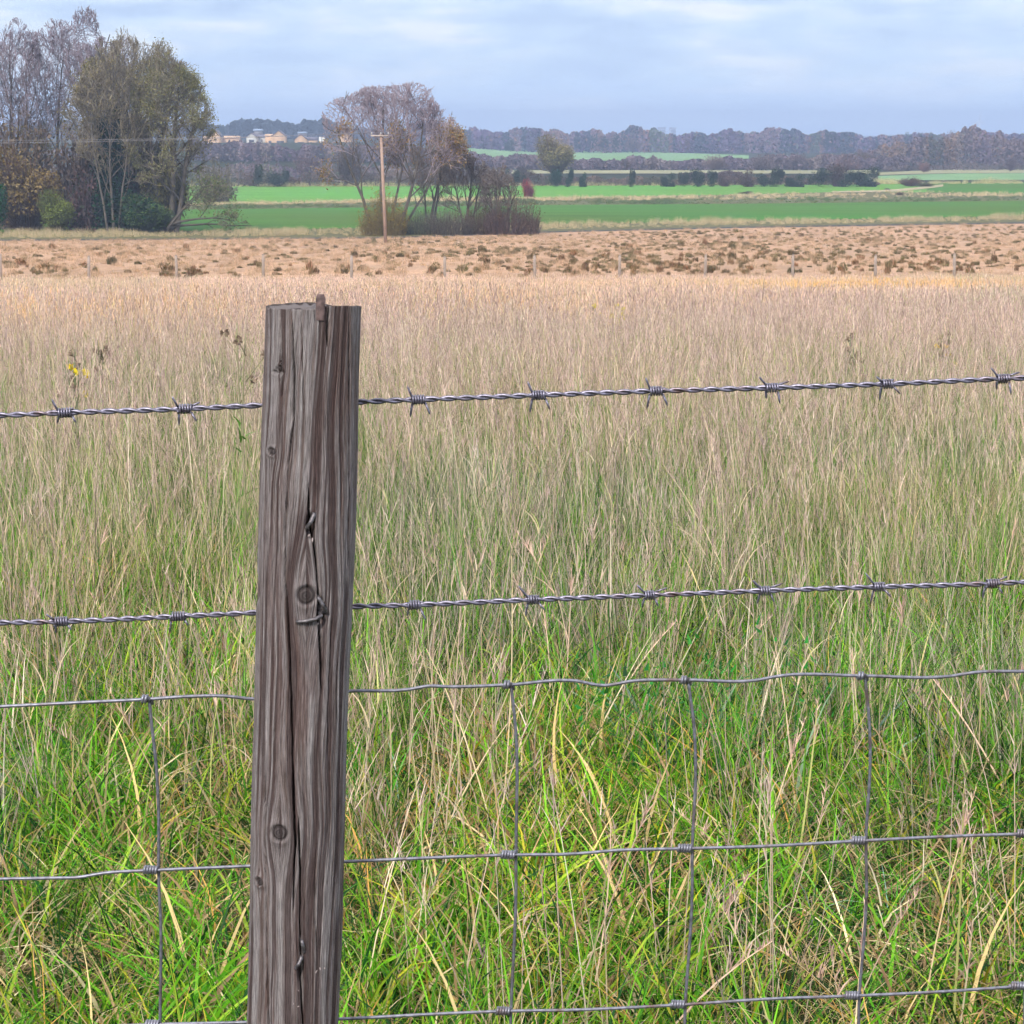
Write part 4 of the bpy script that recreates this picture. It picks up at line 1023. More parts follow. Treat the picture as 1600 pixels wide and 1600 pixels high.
bush_tree(870, 292, 76, 88, 'olive', 'rounded olive-brown tree rising above the hedge', (1.5, 1.35, 1.3, 1), Y=522)
for px, w, h, lab in ((868, 19, 33, 'narrow dark ivy bush under the rounded olive tree'), (890, 16, 34, 'slim dark ivy bush beside the one under the olive tree'), (911, 14, 28, 'dark bush closing the trio below the olive tree')):
    place_bush('shrub', 'dark%d' % (px % 4), px, 292, w, h, lab, 'shrub', Y=510, color=(.6, 1.05, .95, 1))
hedge_items = [(404, 14, 34, 'dark'), (428, 30, 27, 'dark'), (446, 14, 26, 'dark'), (786, 20, 28, 'dark'), (806, 14, 25, 'dark'), (818, 12, 24, 'dark'), (987, 13, 27, 'dark'), (1044, 24, 22, 'dark'), (1068, 18, 22, 'dark'),
               (1088, 24, 34, 'dark'), (1112, 20, 25, 'dark'), (1132, 22, 20, 'brown'), (1168, 26, 30, 'brown'), (1190, 24, 24, 'dark'), (1212, 30, 28, 'dark'), (1242, 32, 21, 'dark'), (1282, 26, 28, 'dark'), (1305, 40, 40, 'brown'), (1325, 30, 24, 'dark'), (1353, 38, 32, 'dark')]
for k, (px, w, h, kd) in enumerate(hedge_items):
    place_bush('hedge_bush', f'{kd}{k % 4}', px, 290, w * 1.15, h * 1.22, 'dark rounded bush in the hedge line beyond the bright green field', 'bush', 'dark bushes of the hedge line', Y=511 + (k % 3) * 2,
               color=(1, 1, 1, 1) if kd == 'dark' else (1.1, .95, 1.0, 1))
place_bush('shrub', 'rust', 1425, 290, 48, 22, 'reddish brown bush by the bend of the pale margin', 'shrub', Y=518)
place_bush('shrub', 'rust', 1447, 291, 26, 12, 'small rusty green bush beside the reddish brown one', 'shrub', Y=512, color=(.8, 1.3, .7, 1))
place_bush('shrub', 'brown0', 1168, 303, 26, 7, 'low dark mound of brambles on the pale margin', 'shrub', Y=Yof(1168, 303.5))
place_bush('shrub', 'brown1', 1386, 297, 13, 5, 'tiny dark bramble mound near the bend of the margin', 'shrub', Y=Yof(1386, 297.5))
place_bush('shrub', 'brown2', 1406, 305, 15, 9, 'small brown bush on the near lip of the pale margin', 'shrub', Y=Yof(1406, 305.5))

def hedge(name, pts, w, h_px, n, cols, size, label, kind=None, cat='hedge', Yfix=None, var=.5, depth=6, group=None):
    """irregular belt of twigs and leaves along photo rows pts at their ground distance"""
    xs = [p[0] for p in pts]; R = np.random.default_rng(int(xs[0]) + n)
    px = R.uniform(xs[0], xs[-1], n); V = []
    cc = []
    px_s = np.linspace(xs[0], xs[-1], 80)
    Ys = np.array([Yfix or Yof(x, interp_line(pts, x)) for x in px_s]); Gs = np.array([G(x, y)[:] for x, y in zip(px_s, Ys)]); ms = np.array([zc_of(y, g[2]) / F for y, g in zip(Ys, Gs)])
    hh = np.array([interp_line(h_px, x) if isinstance(h_px, list) else h_px for x in px]) * np.interp(px, px_s, ms)
    prof = (1 - var) + var * (.6 * fbm(px / 7., px * 0, 3, 3) + .8 * np.clip(fbm(px / 30., px * 0 + 5, 8, 2) * 1.7 - .25, 0, 1.2)) * 1.25
    z = R.random(n) ** .8 * hh * prof
    dY = R.normal(0, depth, n)
    X = np.interp(px, px_s, Gs[:, 0]); Yy = np.interp(px, px_s, Gs[:, 1]) + dY; X = X * (Yy / np.interp(px, px_s, Gs[:, 1]))
    Z0 = np.interp(px, px_s, Gs[:, 2])
    clump = fbm(px / 14., z / (h_px if not isinstance(h_px, list) else 20) / .12 * .1, 12, 3)[:, None]
    tone = .6 + .85 * clump
    ci = (vnoise(px / 26., px * 0 + 2, 31) * len(cols)).astype(int) % len(cols)
    ci = np.where(R.random(n) < .3, R.integers(0, len(cols), n), ci)
    c = np.array(cols)[ci] * tone
    Vq, Q, c = quads(np.stack([X, Yy, Z0 + z], -1), size, c)
    Vq = Vq
    o = mk(name, Vq, Q, M_leaf, col=c); return tag(o, label, cat, group, kind)
hedge('hedge', [(370, 291.5), (850, 290.5), (1375, 289)], 4, [(370, 20), (560, 22), (800, 16), (1000, 11), (1180, 13), (1350, 12), (1375, 3)], 26000, [(.13, .085, .075), (.10, .075, .06), (.16, .11, .09), (.08, .08, .05)], .36, 'long brown hedge edging the far side of the bright green field', depth=2)
hedge('hedge', [(1060, 279), (1160, 279)], 4, 10, 3000, [(.11, .075, .06), (.08, .06, .05)], .5, 'short brown hedge behind the dark bushes', depth=3)
MAU = [(.14, .10, .125), (.18, .13, .14), (.11, .085, .095), (.20, .155, .14)]
FARW = [(.12, .08, .16), (.15, .10, .165), (.085, .06, .12), (.035, .05, .075), (.19, .13, .16)]  # grey-purple twigs shifted bluer, painting distance haze into the colour
hedge('hedge', [(300, 272), (760, 273), (1200, 262), (1420, 266)], 6, [(300, 26), (500, 24), (620, 24), (760, 20), (900, 14), (1160, 17), (1420, 24)], 34000, MAU, .95, 'purplish middle hedge between the pale grass strip and the far pasture', depth=8, Yfix=760)
hedge('woodland', [(-300, 280), (800, 280)], 8, [(-300, 20), (330, 17), (450, 24), (560, 20), (800, 12)], 20000, MAU + [(.13, .14, .08), (.10, .09, .07)], .55, 'mixed scrub between the bright green field and the slope', 'stuff', 'woodland', Yfix=610, depth=14)
hedge('woodland', [(1340, 268), (1600, 268), (2300, 268)], 10, [(1340, 26), (1400, 40), (1500, 48), (1600, 44), (2300, 55)], 42000, MAU + [(.20, .13, .09), (.09, .09, .065)], 1.1, 'brown leafless wood on rising ground at the field end', 'stuff', 'woodland', Yfix=850, depth=18)
hedge('woodland', [(1380, 262), (2300, 262)], 10, [(1380, 8), (2300, 12)], 7000, [(.10, .085, .08), (.13, .10, .095)], .8, 'dark low hedgerow fringing the brown wood', 'stuff', 'woodland', Yfix=740, depth=8)
hedge('woodland', [(640, 238), (1200, 244), (2300, 246)], 10, [(640, 31), (800, 30), (1000, 32), (1200, 32), (1330, 29), (2300, 34)], 60000, FARW + [(.20, .115, .10), (.10, .12, .09)], 1.8, 'far purple-grey wood along the skyline', 'stuff', 'woodland', Yfix=1350, depth=30, var=.36)
hedge('woodland', [(-300, 214), (700, 222)], 10, [(-300, 26), (300, 24), (345, 18), (480, 19), (600, 16), (700, 14)], 36000, [(.08, .075, .10), (.10, .085, .10), (.05, .06, .06), (.13, .09, .10)], 2.0, 'dark wood on the hill crest behind the houses', 'stuff', 'woodland', Yfix=1600, depth=30)
hedge('woodland', [(-300, 248), (740, 250)], 10, [(-300, 9), (300, 5), (520, 5), (560, 12), (740, 18)], 22000, MAU + [(.16, .19, .10), (.14, .18, .10)], 1.0, 'mixed bushes on the slope below the houses', 'stuff', 'woodland', Yfix=800, depth=22)

# individual far trees
def far_tree(px, Y, w, top, key, label, color, group=None, bottom=None):
    g = G(px, Y); m = zc_of(Y, g.z) / F; base = row_of(px, Y)
    return bush_tree(px, base, w, base - top, key, label, color, Y=Y, gap=.12, group=group)
far_tree(1296, 1300, 26, 202, 'dark0', 'dark conifer-like tree standing tallest on the far skyline', (.9, 1.0, 1.5, 1))
far_tree(1265, 1320, 10, 207, 'dark1', 'tiny dark tree just beside the tallest dark skyline tree', (.9, 1.0, 1.5, 1))
for k, (px, w, top) in enumerate(((1393, 20, 203), (1418, 18, 204), (1437, 16, 204))):
    far_tree(px, 1320, w, top, f'dark{k + 1}', 'dark tree of the row of three on the far skyline', (.9, 1.0, 1.4, 1), 'three dark skyline trees')
far_tree(1488, 1000, 44, 196, 'mist0', 'large pale bare tree on the skyline above the brown wood', (1.0, .9, 1.0, 1))
far_tree(1522, 1150, 24, 203, 'dark2', 'dark tree crown beside the large pale skyline tree', (.8, 1.1, 1.2, 1))
far_tree(988, 1290, 32, 202, 'mist1', 'pale rounded bare tree on the far skyline', (1.0, .85, 1.0, 1))
for k, (px, w, top) in enumerate(((927, 14, 206), (943, 18, 206), (962, 16, 206))):
    far_tree(px, 1300, w, top, f'dark{k}', 'bluish dark tree of the close trio on the skyline', (.9, 1.0, 1.5, 1), 'three bluish skyline trees')
far_tree(1072, 1300, 15, 205, 'rust', 'rusty round tree by the distant tower blocks', (1.0, .8, .9, 1))
far_tree(797, 1250, 18, 214, 'dark3', 'dark bluish tree in the wood beyond the far pasture', (.9, 1.0, 1.4, 1))
for k, (px, w, top) in enumerate(((728, 5, 197), (734, 5, 195), (754, 5, 199))):
    far_tree(px, 1300, w, top, 'dark3', 'slender poplar poking above the far wood', (1.2, 1.0, 1.6, 1), 'slender poplars on the skyline')
far_tree(1322, 700, 52, 238, 'mist1', 'large pinkish bare tree behind the dark hedge bushes', (1.1, .85, .85, 1))
far_tree(1348, 780, 40, 226, 'rust', 'orange-brown tree at the near edge of the brown wood', (1.1, 1.25, 1.0, 1))
far_tree(1443, 690, 20, 250, 'mist2', 'small pinkish tree alone by the pale strip', (1.25, .9, .85, 1))
far_tree(1578, 700, 20, 243, 'mist3', 'small bare tree near the wood edge by the pale strip', (.8, .7, .8, 1))
far_tree(1190, 730, 60, 236, 'mist0', 'wide grey-brown bare tree behind the hedge', (.95, .85, .85, 1))
far_tree(1240, 745, 40, 237, 'mist3', 'greyish bare tree next to the wide grey-brown one', (.95, .85, .9, 1))
far_tree(1115, 730, 44, 238, 'mist2', 'faint tan bare tree in front of the far pasture end', (1.15, 1.0, .9, 1))
far_tree(978, 745, 17, 241, 'rust', 'small rusty-brown tree before the far pasture', (1.0, 1.1, .9, 1))
far_tree(1018, 745, 13, 240, 'mist1', 'thin bare tree before the far pasture', (.9, .8, .8, 1))
far_tree(822, 600, 30, 258, 'brown3', 'brownish low tree beside the olive tree', (1, 1, 1, 1))
far_tree(480, 600, 50, 236, 'mist2', 'mauve bare tree in front of the houses on the slope', (.9, .75, .8, 1))
far_tree(405, 640, 34, 242, 'mist1', 'short mauve bare tree on the slope under the white gable', (.95, .75, .85, 1))
far_tree(540, 520, 60, 215, 'mist3', 'brown bare tree beside the crown of the broad tree', (.75, .65, .55, 1))
far_tree(450, 760, 40, 238, 'olive', 'pale green tree on the slope beneath the large gabled house', (.7, .95, .9, 1))
far_tree(345, 1500, 16, 188, 'dark1', 'dark pointed tree on the hill crest at the end of the wood', (.9, 1.0, 1.4, 1))

# conifer belt on the hill
hedge('woodland', [(360, 214), (525, 214)], 10, [(360, 23), (385, 28), (510, 28), (525, 24)], 15000, [(.025, .035, .045), (.035, .045, .05)], 1.9, 'dark blue conifer belt on the hill crest', 'stuff', 'woodland', Yfix=1480, depth=20, var=.3)

# ------------------------------------------------------------------ houses
M_brickO = plain_mat('buff_brick', (.62, .40, .24), .85, 0, .12, 3)
M_white = plain_mat('white_render', (.62, .59, .54), .7, 0, .06, 2)
M_roofd = plain_mat('slate_roof', (.12, .10, .12), .8, 0, .2, 3)
M_roofb = plain_mat('pale_roof', (.25, .31, .42), .7, 0, .1, 3)
M_dull = plain_mat('dull_wall', (.2, .18, .19), .8, 0, .1, 2)
M_dark = plain_mat('dark_glass', (.03, .03, .04), .3, 0, .2, 3)
def house(px, Y, base, w_px, eave_px, ridge_px, label, wall, roof, gable=True, windows=((0, .3, .22, .5),), name='house', depth=9, group=None):
    g = P(px, base, Y); m = zc_of(Y, g.z) / F; root = empty(name, g, label, 'building', group)
    W, He, Hr = w_px * m * .56, eave_px * m * 1.15, ridge_px * m * 1.18; D = depth
    found = 3.0
    if gable:   # ridge runs away from the viewer
        V = [(-W, 0, -found), (W, 0, -found), (W, 0, He), (0, 0, Hr), (-W, 0, He), (-W, D, -found), (W, D, -found), (W, D, He), (0, D, Hr), (-W, D, He)]
        b = MB(); b.add(V, [(0, 1, 2, 4), (1, 6, 7, 2), (6, 5, 9, 7), (5, 0, 4, 9)], [(4, 2, 3), (7, 9, 8)]); b.build('wall', wall, root, usecol=False)
        o = .35; r = MB(); rt = .22
        for s in (-1, 1):
            e = (s * (W + o), He - (Hr - He) * o / W)
            V = [(e[0], -o, e[1]), (0, -o, Hr), (0, D + o, Hr), (e[0], D + o, e[1])]; V += [(a, b_, c + rt) for a, b_, c in V]
            r.add(V, [(0, 1, 2, 3), (4, 7, 6, 5), (0, 4, 5, 1), (1, 5, 6, 2), (2, 6, 7, 3), (3, 7, 4, 0)])
        r.build('roof', roof, root, usecol=False)
    else:
        b = MB(); b.box((0, D / 2, (He - found) / 2), (W, D / 2, (He + found) / 2)); b.build('wall', wall, root, usecol=False)
        o = .4; r = MB(); V = [(-W - o, -o, He), (W + o, -o, He), (W + o, D + o, He), (-W - o, D + o, He), (-W - o, D / 2, Hr), (W + o, D / 2, Hr)]
        r.add(V, [(0, 1, 5, 4), (2, 3, 4, 5), (0, 3, 2, 1)], [(0, 4, 3), (1, 2, 5)]); r.build('roof', roof, root, usecol=False)
    for (cx, z0, ww, hh) in windows:
        MB().box((cx * W, -.04, z0 * He + hh * He / 2), (ww * W, .05, hh * He / 2)).build('window', M_dark, root, usecol=False)
    return root
house(345, 1000, 223, 48, 6, 9, 'long low buff building mostly hidden by the sweeping boughs', M_brickO, M_brickO, False, ((-.6, .2, .05, .5), (.5, .2, .05, .5)))
house(337, 990, 223, 13, 9, 16, 'tall narrow buff gable in front of the long low building', M_brickO, M_roofd, True, ((0, .3, .2, .3),))
house(393, 1000, 222, 14, 7, 11.5, 'small white gabled house beside the linked buff buildings', M_white, M_roofd, True, ((0, 0, .5, .45),))
house(407, 1010, 224, 15, 8, 12, 'low white wing joined to the small white house', M_white, M_roofd, False, ((-.4, .25, .12, .4), (.3, .25, .12, .4)))
house(422, 1005, 225, 13, 11, 13, 'flat-fronted buff block between the white wing and the large gable', M_brickO, M_brickO, False, ((0, .1, .3, .3),))
house(435.5, 990, 226, 18, 12, 18, 'large buff gabled barn house with a dark opening', M_brickO, M_roofd, True, ((.25, 0, .55, .42),))
house(470, 1000, 227, 17, 8, 14, 'separate buff gabled house with a wide dark doorway', M_brickO, M_roofd, True, ((0, 0, .5, .55),))
house(486, 1020, 227, 14, 7, 11, 'dark-roofed low house beside the separate gabled one', M_brickO, M_roofd, False, ((0, .3, .2, .3),))
house(402, 1120, 206, 10, 1.5, 4, 'bluish-roofed house higher on the hill', M_dull, M_roofb, False, ())
house(471, 1120, 210, 10, 1.5, 3.5, 'pale-roofed house on the hill above the separate gable', M_dull, M_roofb, False, ())
house(540, 1080, 221, 15, 8, 12, 'tan house glimpsed behind the round bare crown', M_brickO, M_roofd, True, ((0, .3, .2, .3),))
house(705, 900, 225, 44, 9, 14, 'wide dark barn with a pale roof edge by the skyline wood', plain_mat('barn_cladding', (.13, .10, .09), .9, 0, .2, 2), M_roofd, True, ((0, 0, .2, .5),), 'barn', 14)
for k, px in enumerate((500.5, 505.8)):
    g = P(px, 225, 1000); m = zc_of(1000, g.z) / F; root = empty('silo', g, 'pale upright silo, one of a touching pair beside the houses', 'silo', 'pair of pale silos')
    MB().tube([(0, 0, -3), (0, 0, 11 * m)], 2.2 * m, 14).build('tank', M_white, root, smooth=False, usecol=False)
    MB().tube([(0, 0, 11 * m), (0, 0, 12.8 * m)], [2.3 * m, .3 * m], 14).build('roof', M_roofd, root, usecol=False)
def tower_block(px, top, w, label):
    Y = 4200; g = G(px, Y); m = zc_of(Y, g.z) / F; h = (row_of(px, Y) - top) * m; root = empty('tower_block', g, label, 'building', 'distant tower blocks')
    MB().box((0, 0, h / 2), (w * m / 2, 9, h / 2)).build('wall', plain_mat('tower_wall', (.42, .44, .5), .7, 0, .1, .1), root, usecol=False)
    MB().box((0, 0, h + 1), (w * m / 2 + .5, 9.5, 1)).build('roof', M_roofd, root, usecol=False)
    for k in range(4): MB().box((0, -9.1, h * (.3 + .17 * k)), (w * m * .42, .2, 1.0)).build('window', M_dark, root, usecol=False)
tower_block(1034, 201, 11, 'grey distant tower block standing apart on the skyline'); tower_block(1051, 201, 9, 'narrower distant tower block beside the rusty tree')

def turbine():
    Y = 5200; px = 1529.5; g = G(px, Y); m = zc_of(Y, g.z) / F; root = empty('wind_turbine', g, 'white wind turbine far off above the skyline', 'wind turbine')
    h = (row_of(px, Y) - 190) * m; W_ = plain_mat('turbine_white', (.85, .85, .86), .5, 0, .03, .1)
    MB().tube([(0, 0, 0), (0, 0, h)], [2.2, 1.5], 12).build('tower', W_, root, usecol=False)
    MB().box((0, 1, h + 1), (1.6, 4, 1.6)).build('nacelle', W_, root, usecol=False)
    for a in (2, 122, 242):
        t = rad(a); MB().tube([(0, -4, h + 1), (math.sin(t) * 7, -4, h + 1 + math.cos(t) * 7), (math.sin(t) * 19, -4, h + 1 + math.cos(t) * 19)], [1.0, 1.3, .4], 6).build('blade', W_, root, usecol=False)
turbine()

# ------------------------------------------------------------------ utility pole and line
def utility_pole():
    Y = Yof(603, 381); g = G(603, Y); m = zc_of(Y, g.z) / F
    root = empty('utility_pole', g, 'slim wooden utility pole with a short crossarm at the edge of the stubble field', 'utility pole')
    hh = (381 - 211) * m; dx = -6.5 * m
    M_pole = bark_mat('pole_wood', (.26, .175, .14), (.38, .27, .21), 1.2)
    MB().tube([(0, 0, -.5), (dx * .5, 0, hh * .5), (dx, 0, hh)], [.13, .12, .10], 12).build('shaft', M_pole, root, smooth=True, usecol=False)
    b = MB(); b.box((dx - .1, -.16, hh - .15), (.66, .04, .045)); b.build('crossarm', plain_mat('crossarm_wood', (.45, .38, .33), .8, 0, .2, 4), root, usecol=False)
    for k in (-.7, 0.0, .58):
        MB().tube([(dx + k, -.16, hh - .09), (dx + k, -.16, hh + .02), (dx + k, -.16, hh + .12)], [.03, .06, .035], 8).build('insulator', plain_mat('insulator_grey', (.4, .38, .38), .35, 0, .1, 9), root, usecol=False)
    M_l = plain_mat('line_wire_metal', (.20, .20, .22), .5, .4, .1, 2)
    for k, off, lab in ((0, -.7, 'thin overhead wire leaving the outer arm of the utility pole across the bare trees'), (1, .58, 'thin overhead wire leaving the inner arm of the utility pole across the bare trees')):
        a = Vector((g.x + dx + off, g.y - .16, g.z + hh + .1)); e = P(-420, 222 - 2 * k, Y + 2); e.z += .25 * k
        pts = [a.lerp(e, t) + Vector((0, 0, -1.1 * 4 * t * (1 - t) * .35)) - a for t in np.linspace(0, 1, 40)]
        o = MB().tube(pts, .012, 5).build('overhead_wire', M_l, usecol=False); o.location = a; tag(o, lab, 'power line', 'overhead wires')
utility_pole()

# ------------------------------------------------------------------ far fence posts
M_fp = bark_mat('old_post_wood', (.22, .17, .14), (.36, .28, .23), 3)
fp_lab = {412: 'far fence post showing against the stubble just beside the near post', 550: 'far fence post straight above the splintered edge of the near post'}
def fpost():
    root = empty('far_fence_post', (0, 0, 0), 'x', 'fence post', 'fence posts along the far edge of the meadow')
    MB().tube([(0, 0, -.3), (.01, 0, .6), (0, 0, 1.25)], [.055, .05, .045], 9).build('shaft', M_fp, root, smooth=True, usecol=False)
    MB().tube([(0, 0, 1.25), (0, 0, 1.29)], [.045, .02], 9).build('post_top', M_fp, root, usecol=False)
    return root
fp0 = fpost(); first = True
LAB = 'thin grey post of the far fence line between meadow and stubble'
for px, py in ((-140, 436), (2, 434), (140, 433), (276, 433), (412, 432), (550, 431), (695, 430), (835, 429), (968, 427), (1102, 424), (1238, 422), (1367, 420), (1490, 418), (1610, 416), (1735, 414)):
    Y = 88 * (1 + .05 * (px - 800) / 1600); g = G(px, Y); s = .92 + .06 * rnd.random()
    if first: fp0.location = g; fp0['label'] = LAB; first = False; fp0.scale = (1.1, 1.1, s * 1.06)
    else: copy_thing(fp0, g, rnd.uniform(0, 3), (1.1, 1.1, s * 1.06), LAB, fp0['group'])

# ------------------------------------------------------------------ weed clumps in the stubble
def weed_mesh(seed):
    R = np.random.default_rng(seed); n = 170; b = MB()
    az = R.uniform(0, 6.28, n); q = np.sqrt(R.random(n)) * .38; base = np.stack([q * np.cos(az), q * np.sin(az), R.uniform(0, .25, n) * (1 - q)], -1)
    base[:, 2] += R.random(n) * .5 * np.clip(.42 - q, 0, 1)
    V, Q, c, _ = blades(base, az + R.normal(0, .6, n), R.uniform(.1, 1.0, n), R.uniform(0, .9, n), R.uniform(.12, .34, n), R.uniform(.03, .07, n), 3,
                        pick(n, [(.13, .10, .05), (.19, .14, .075), (.09, .10, .04), (.28, .19, .12)], [3, 2, 2, 1.6]), R.uniform(0, 3.14, n)); b.add(V, Q, col=c)
    return b
wp = [weed_mesh(s).build('weed_clump', M_leaf, link=False).data for s in range(6)]
def rand_weed_spots(n, seed):
    R = random.Random(seed); out = []
    while len(out) < n:
        px = R.uniform(-250, 1850); lo, hi = interp_line(L_stub_far, px) + 3, interp_line(L_stub_vis, px) + 3
        py = lo + (hi - lo) * R.random() ** 1.15
        dens = (.32 + .68 * float(sstep(300, 1300, px))) * (1.15 if py < lo + 30 else .8) * (.15 + 1.5 * float(fbm(np.array([px / 90.]), np.array([py / 9.]), 77, 2)[0]) ** 2)
        if px < 420 and py < lo + 6: continue
        if R.random() < dens: out.append((px, py))
    return out
spots = rand_weed_spots(2300, 5)
cand = [(px, py, rnd.uniform(.32, .62) * (1.6 if rnd.random() < .10 else 1)) for px, py in spots]
cand = sorted(cand, key=lambda c: -(c[2] / Yof(c[0], c[1])) if -40 < c[0] < 1640 else 0)
for k, (px, py, s) in enumerate(cand[:295]):
    g = GP(px, py); o = bpy.data.objects.new('weed_clump', wp[k % 6]); C.objects.link(o); o.location = g; o.rotation_euler = (0, 0, rnd.uniform(0, 6)); s *= .62; sw = s * 1.1
    sw *= rnd.choice([.6, .8, 1, 1.15]); o.scale = (sw, sw, s * rnd.uniform(1.0, 2.2)); v = rnd.uniform(.75, 1.7); o.color = (v * rnd.uniform(.9, 1.35), v, v, 1)
    tag(o, 'low brown-green weed clump growing in the pale stubble field', 'weed', 'weed clumps dotting the stubble field')
rest = MB()
for k, (px, py, s) in enumerate(cand[295:]):
    g = GP(px, py); me = wp[k % 6]; V = np.empty(len(me.vertices) * 3, np.float32); me.vertices.foreach_get('co', V); V = V.reshape(-1, 3)
    a = rnd.uniform(0, 6); Rm = np.array([[math.cos(a), -math.sin(a), 0], [math.sin(a), math.cos(a), 0], [0, 0, 1]]); s *= .75
    V = V @ Rm.T * np.array([s * 1.2, s * 1.2, s * 1.1]) + np.array(g)
    Q = np.empty(len(me.polygons) * 4, np.int32); me.polygons.foreach_get('vertices', Q)
    cc = np.empty(len(me.vertices) * 4, np.float32); me.attributes['Col'].data.foreach_get('color', cc); rest.add(V, Q.reshape(-1, 4), col=cc.reshape(-1, 4)[:, :3] * rnd.uniform(.9, 2.0))
tag(rest.build('stubble_weeds', M_leaf), 'smaller weeds scattered thinly through the stubble', 'weeds', kind='stuff')
# straw litter on the stubble
lit = proto_collection('stubble_straw', [(tuft_verge, 3, 'straw')])
def litter():
    n = 5200; px = RNG.uniform(-300, 1900, n); pts = []
    for x in px:
        lo, hi = Yof(x, interp_line(L_stub_near, x)), Yof(x, interp_line(L_stub_far, x)); y = math.sqrt(rnd.uniform(lo * lo, hi * hi)); pts.append(G(x, y)[:])
    s = RNG.uniform(.16, .34, n)
    gn_scatter('stubble_stalks', lit, np.array(pts), np.stack([np.zeros(n), np.zeros(n), RNG.uniform(0, 6.28, n)], -1), np.stack([s * 1.6, s * 1.6, s], -1), RNG.integers(0, 3, n),
               np.array([.98, .80, .76]) * RNG.uniform(.75, 1.1, (n, 1)), 'short cut straw stalks covering the harvested field', 'stubble')
litter()

# ------------------------------------------------------------------ flowering weeds standing in the meadow
def meadow_weed(px, Y, top, spread, label, stemcol, leafcol, flower=None, seed=0, leafy=True, nst=4, brown=False):
    g = G(px, Y); m = zc_of(Y, g.z) / F; h = (row_of(px, Y) - top) * m; R = random.Random(seed)
    root = empty('tall_weed', g, label, 'weed'); s = MB(); lf = MB(); fl = MB(); W = spread * m
    for k in range(nst):
        x = R.uniform(-.5, .5) * W * (.4 if k else 0); hh = h * (1 if k == 0 else R.uniform(.7, .98)); tip = Vector((x + R.uniform(-.3, .3) * W, R.uniform(-.2, .2) * W, hh)); b0 = Vector((x * .3, 0, -.03))
        pts = [b0.lerp(tip, t) + Vector((math.sin(t * 5 + k) * .008, 0, 0)) for t in np.linspace(0, 1, 8)]
        s.tube(pts, np.linspace(.0035, .0015, 8) * (1 + Y * .03), 5, stemcol)
        for q in range(7):
            t = R.uniform(.15, .92); p = b0.lerp(tip, t); a = R.uniform(0, 6.28); Ln = h * R.uniform(.06, .13)
            if t > .62:
                e = p + Vector((math.cos(a) * Ln * .7, math.sin(a) * Ln * .7, Ln * .9)); s.tube([p, e], [.0012 * (1 + Y * .03)] * 2, 4, stemcol)
                if flower or brown:
                    n = 16; v = RNG.normal(size=(n, 3)); v /= np.linalg.norm(v, axis=1)[:, None]
                    V, Q, c = quads(np.array(e) + v * .009 * (1 + Y * .02), .014 * (1 + Y * .02), np.array([flower if flower and R.random() < .6 else (.26, .19, .14)] * n)); MB().add(V, Q, col=c).build('flower_head', M_leaf, root)
            elif leafy:
                V, Q, c, _ = blades(np.array([p[:]]), np.array([a]), np.array([R.uniform(.5, 1.1)]), np.array([.7]), np.array([Ln * 1.0]), np.array([.008 * (1 + Y * .02)]), 4, np.array([leafcol]), np.array([R.uniform(0, 3)])); lf.add(V, Q, col=c)
    s.build('stem', M_twig, root)
    if lf.n: lf.build('leaf', M_leaf, root)
GRN = (.07, .13, .05)
meadow_weed(957, 17, 470, 60, 'branching weed with small yellow flower heads standing above the pinkish grass', (.14, .14, .09), GRN, (.6, .5, .05), 1, nst=6)
meadow_weed(117, 9.5, 545, 40, 'green-stemmed weed with tiny yellow flowers near the upper barbed wire', (.13, .17, .08), GRN, (.75, .6, .04), 2, nst=5)
meadow_weed(380, 7.2, 505, 60, 'tall thin weed with small seed heads close beside the near post', (.26, .24, .14), (.12, .26, .05), None, 3, brown=True, nst=2)
meadow_weed(165, 11.5, 530, 24, 'slender greenish weed standing behind the yellow-flowered one', (.12, .14, .07), GRN, None, 4, brown=True, nst=3)
meadow_weed(1325, 12, 520, 26, 'grey-green leafy weed far along the meadow under the skyline trio', (.18, .20, .12), (.16, .20, .09), None, 5, brown=True, nst=4)
meadow_weed(1478, 13, 518, 22, 'weed carrying one bright yellow flower cluster', (.16, .18, .08), GRN, (.85, .55, .02), 6, nst=4)
meadow_weed(917, 9.8, 572, 30, 'pale leafy weed above the upper barbed wire', (.20, .24, .14), (.20, .28, .14), None, 7, nst=4)
meadow_weed(330, 3.75, 1490, 60, 'short withered weed with curled dark brown seed heads low beside the post', (.20, .13, .08), (.1, .08, .05), None, 8, False, 7, True)

# ------------------------------------------------------------------ haze
def haze():
    m, nt, N, L = newmat('haze_air'); out = N.new('ShaderNodeOutputMaterial'); v = N.new('ShaderNodeVolumePrincipled')
    v.inputs['Color'].default_value = (.60, .73, 1.0, 1); v.inputs['Density'].default_value = .00038; v.inputs['Anisotropy'].default_value = .2
    L.new(v.outputs[0], out.inputs['Volume'])
    zmin = _pz[-1] - 6; zmax = 45
    b = MB(); b.box((0, 2760, (zmin + zmax) / 2), (5600, 2840, (zmax - zmin) / 2))
    o = b.build('haze', m, usecol=False); tag(o, kind='stuff', label='thin bluish air over the valley', cat='haze')
haze()

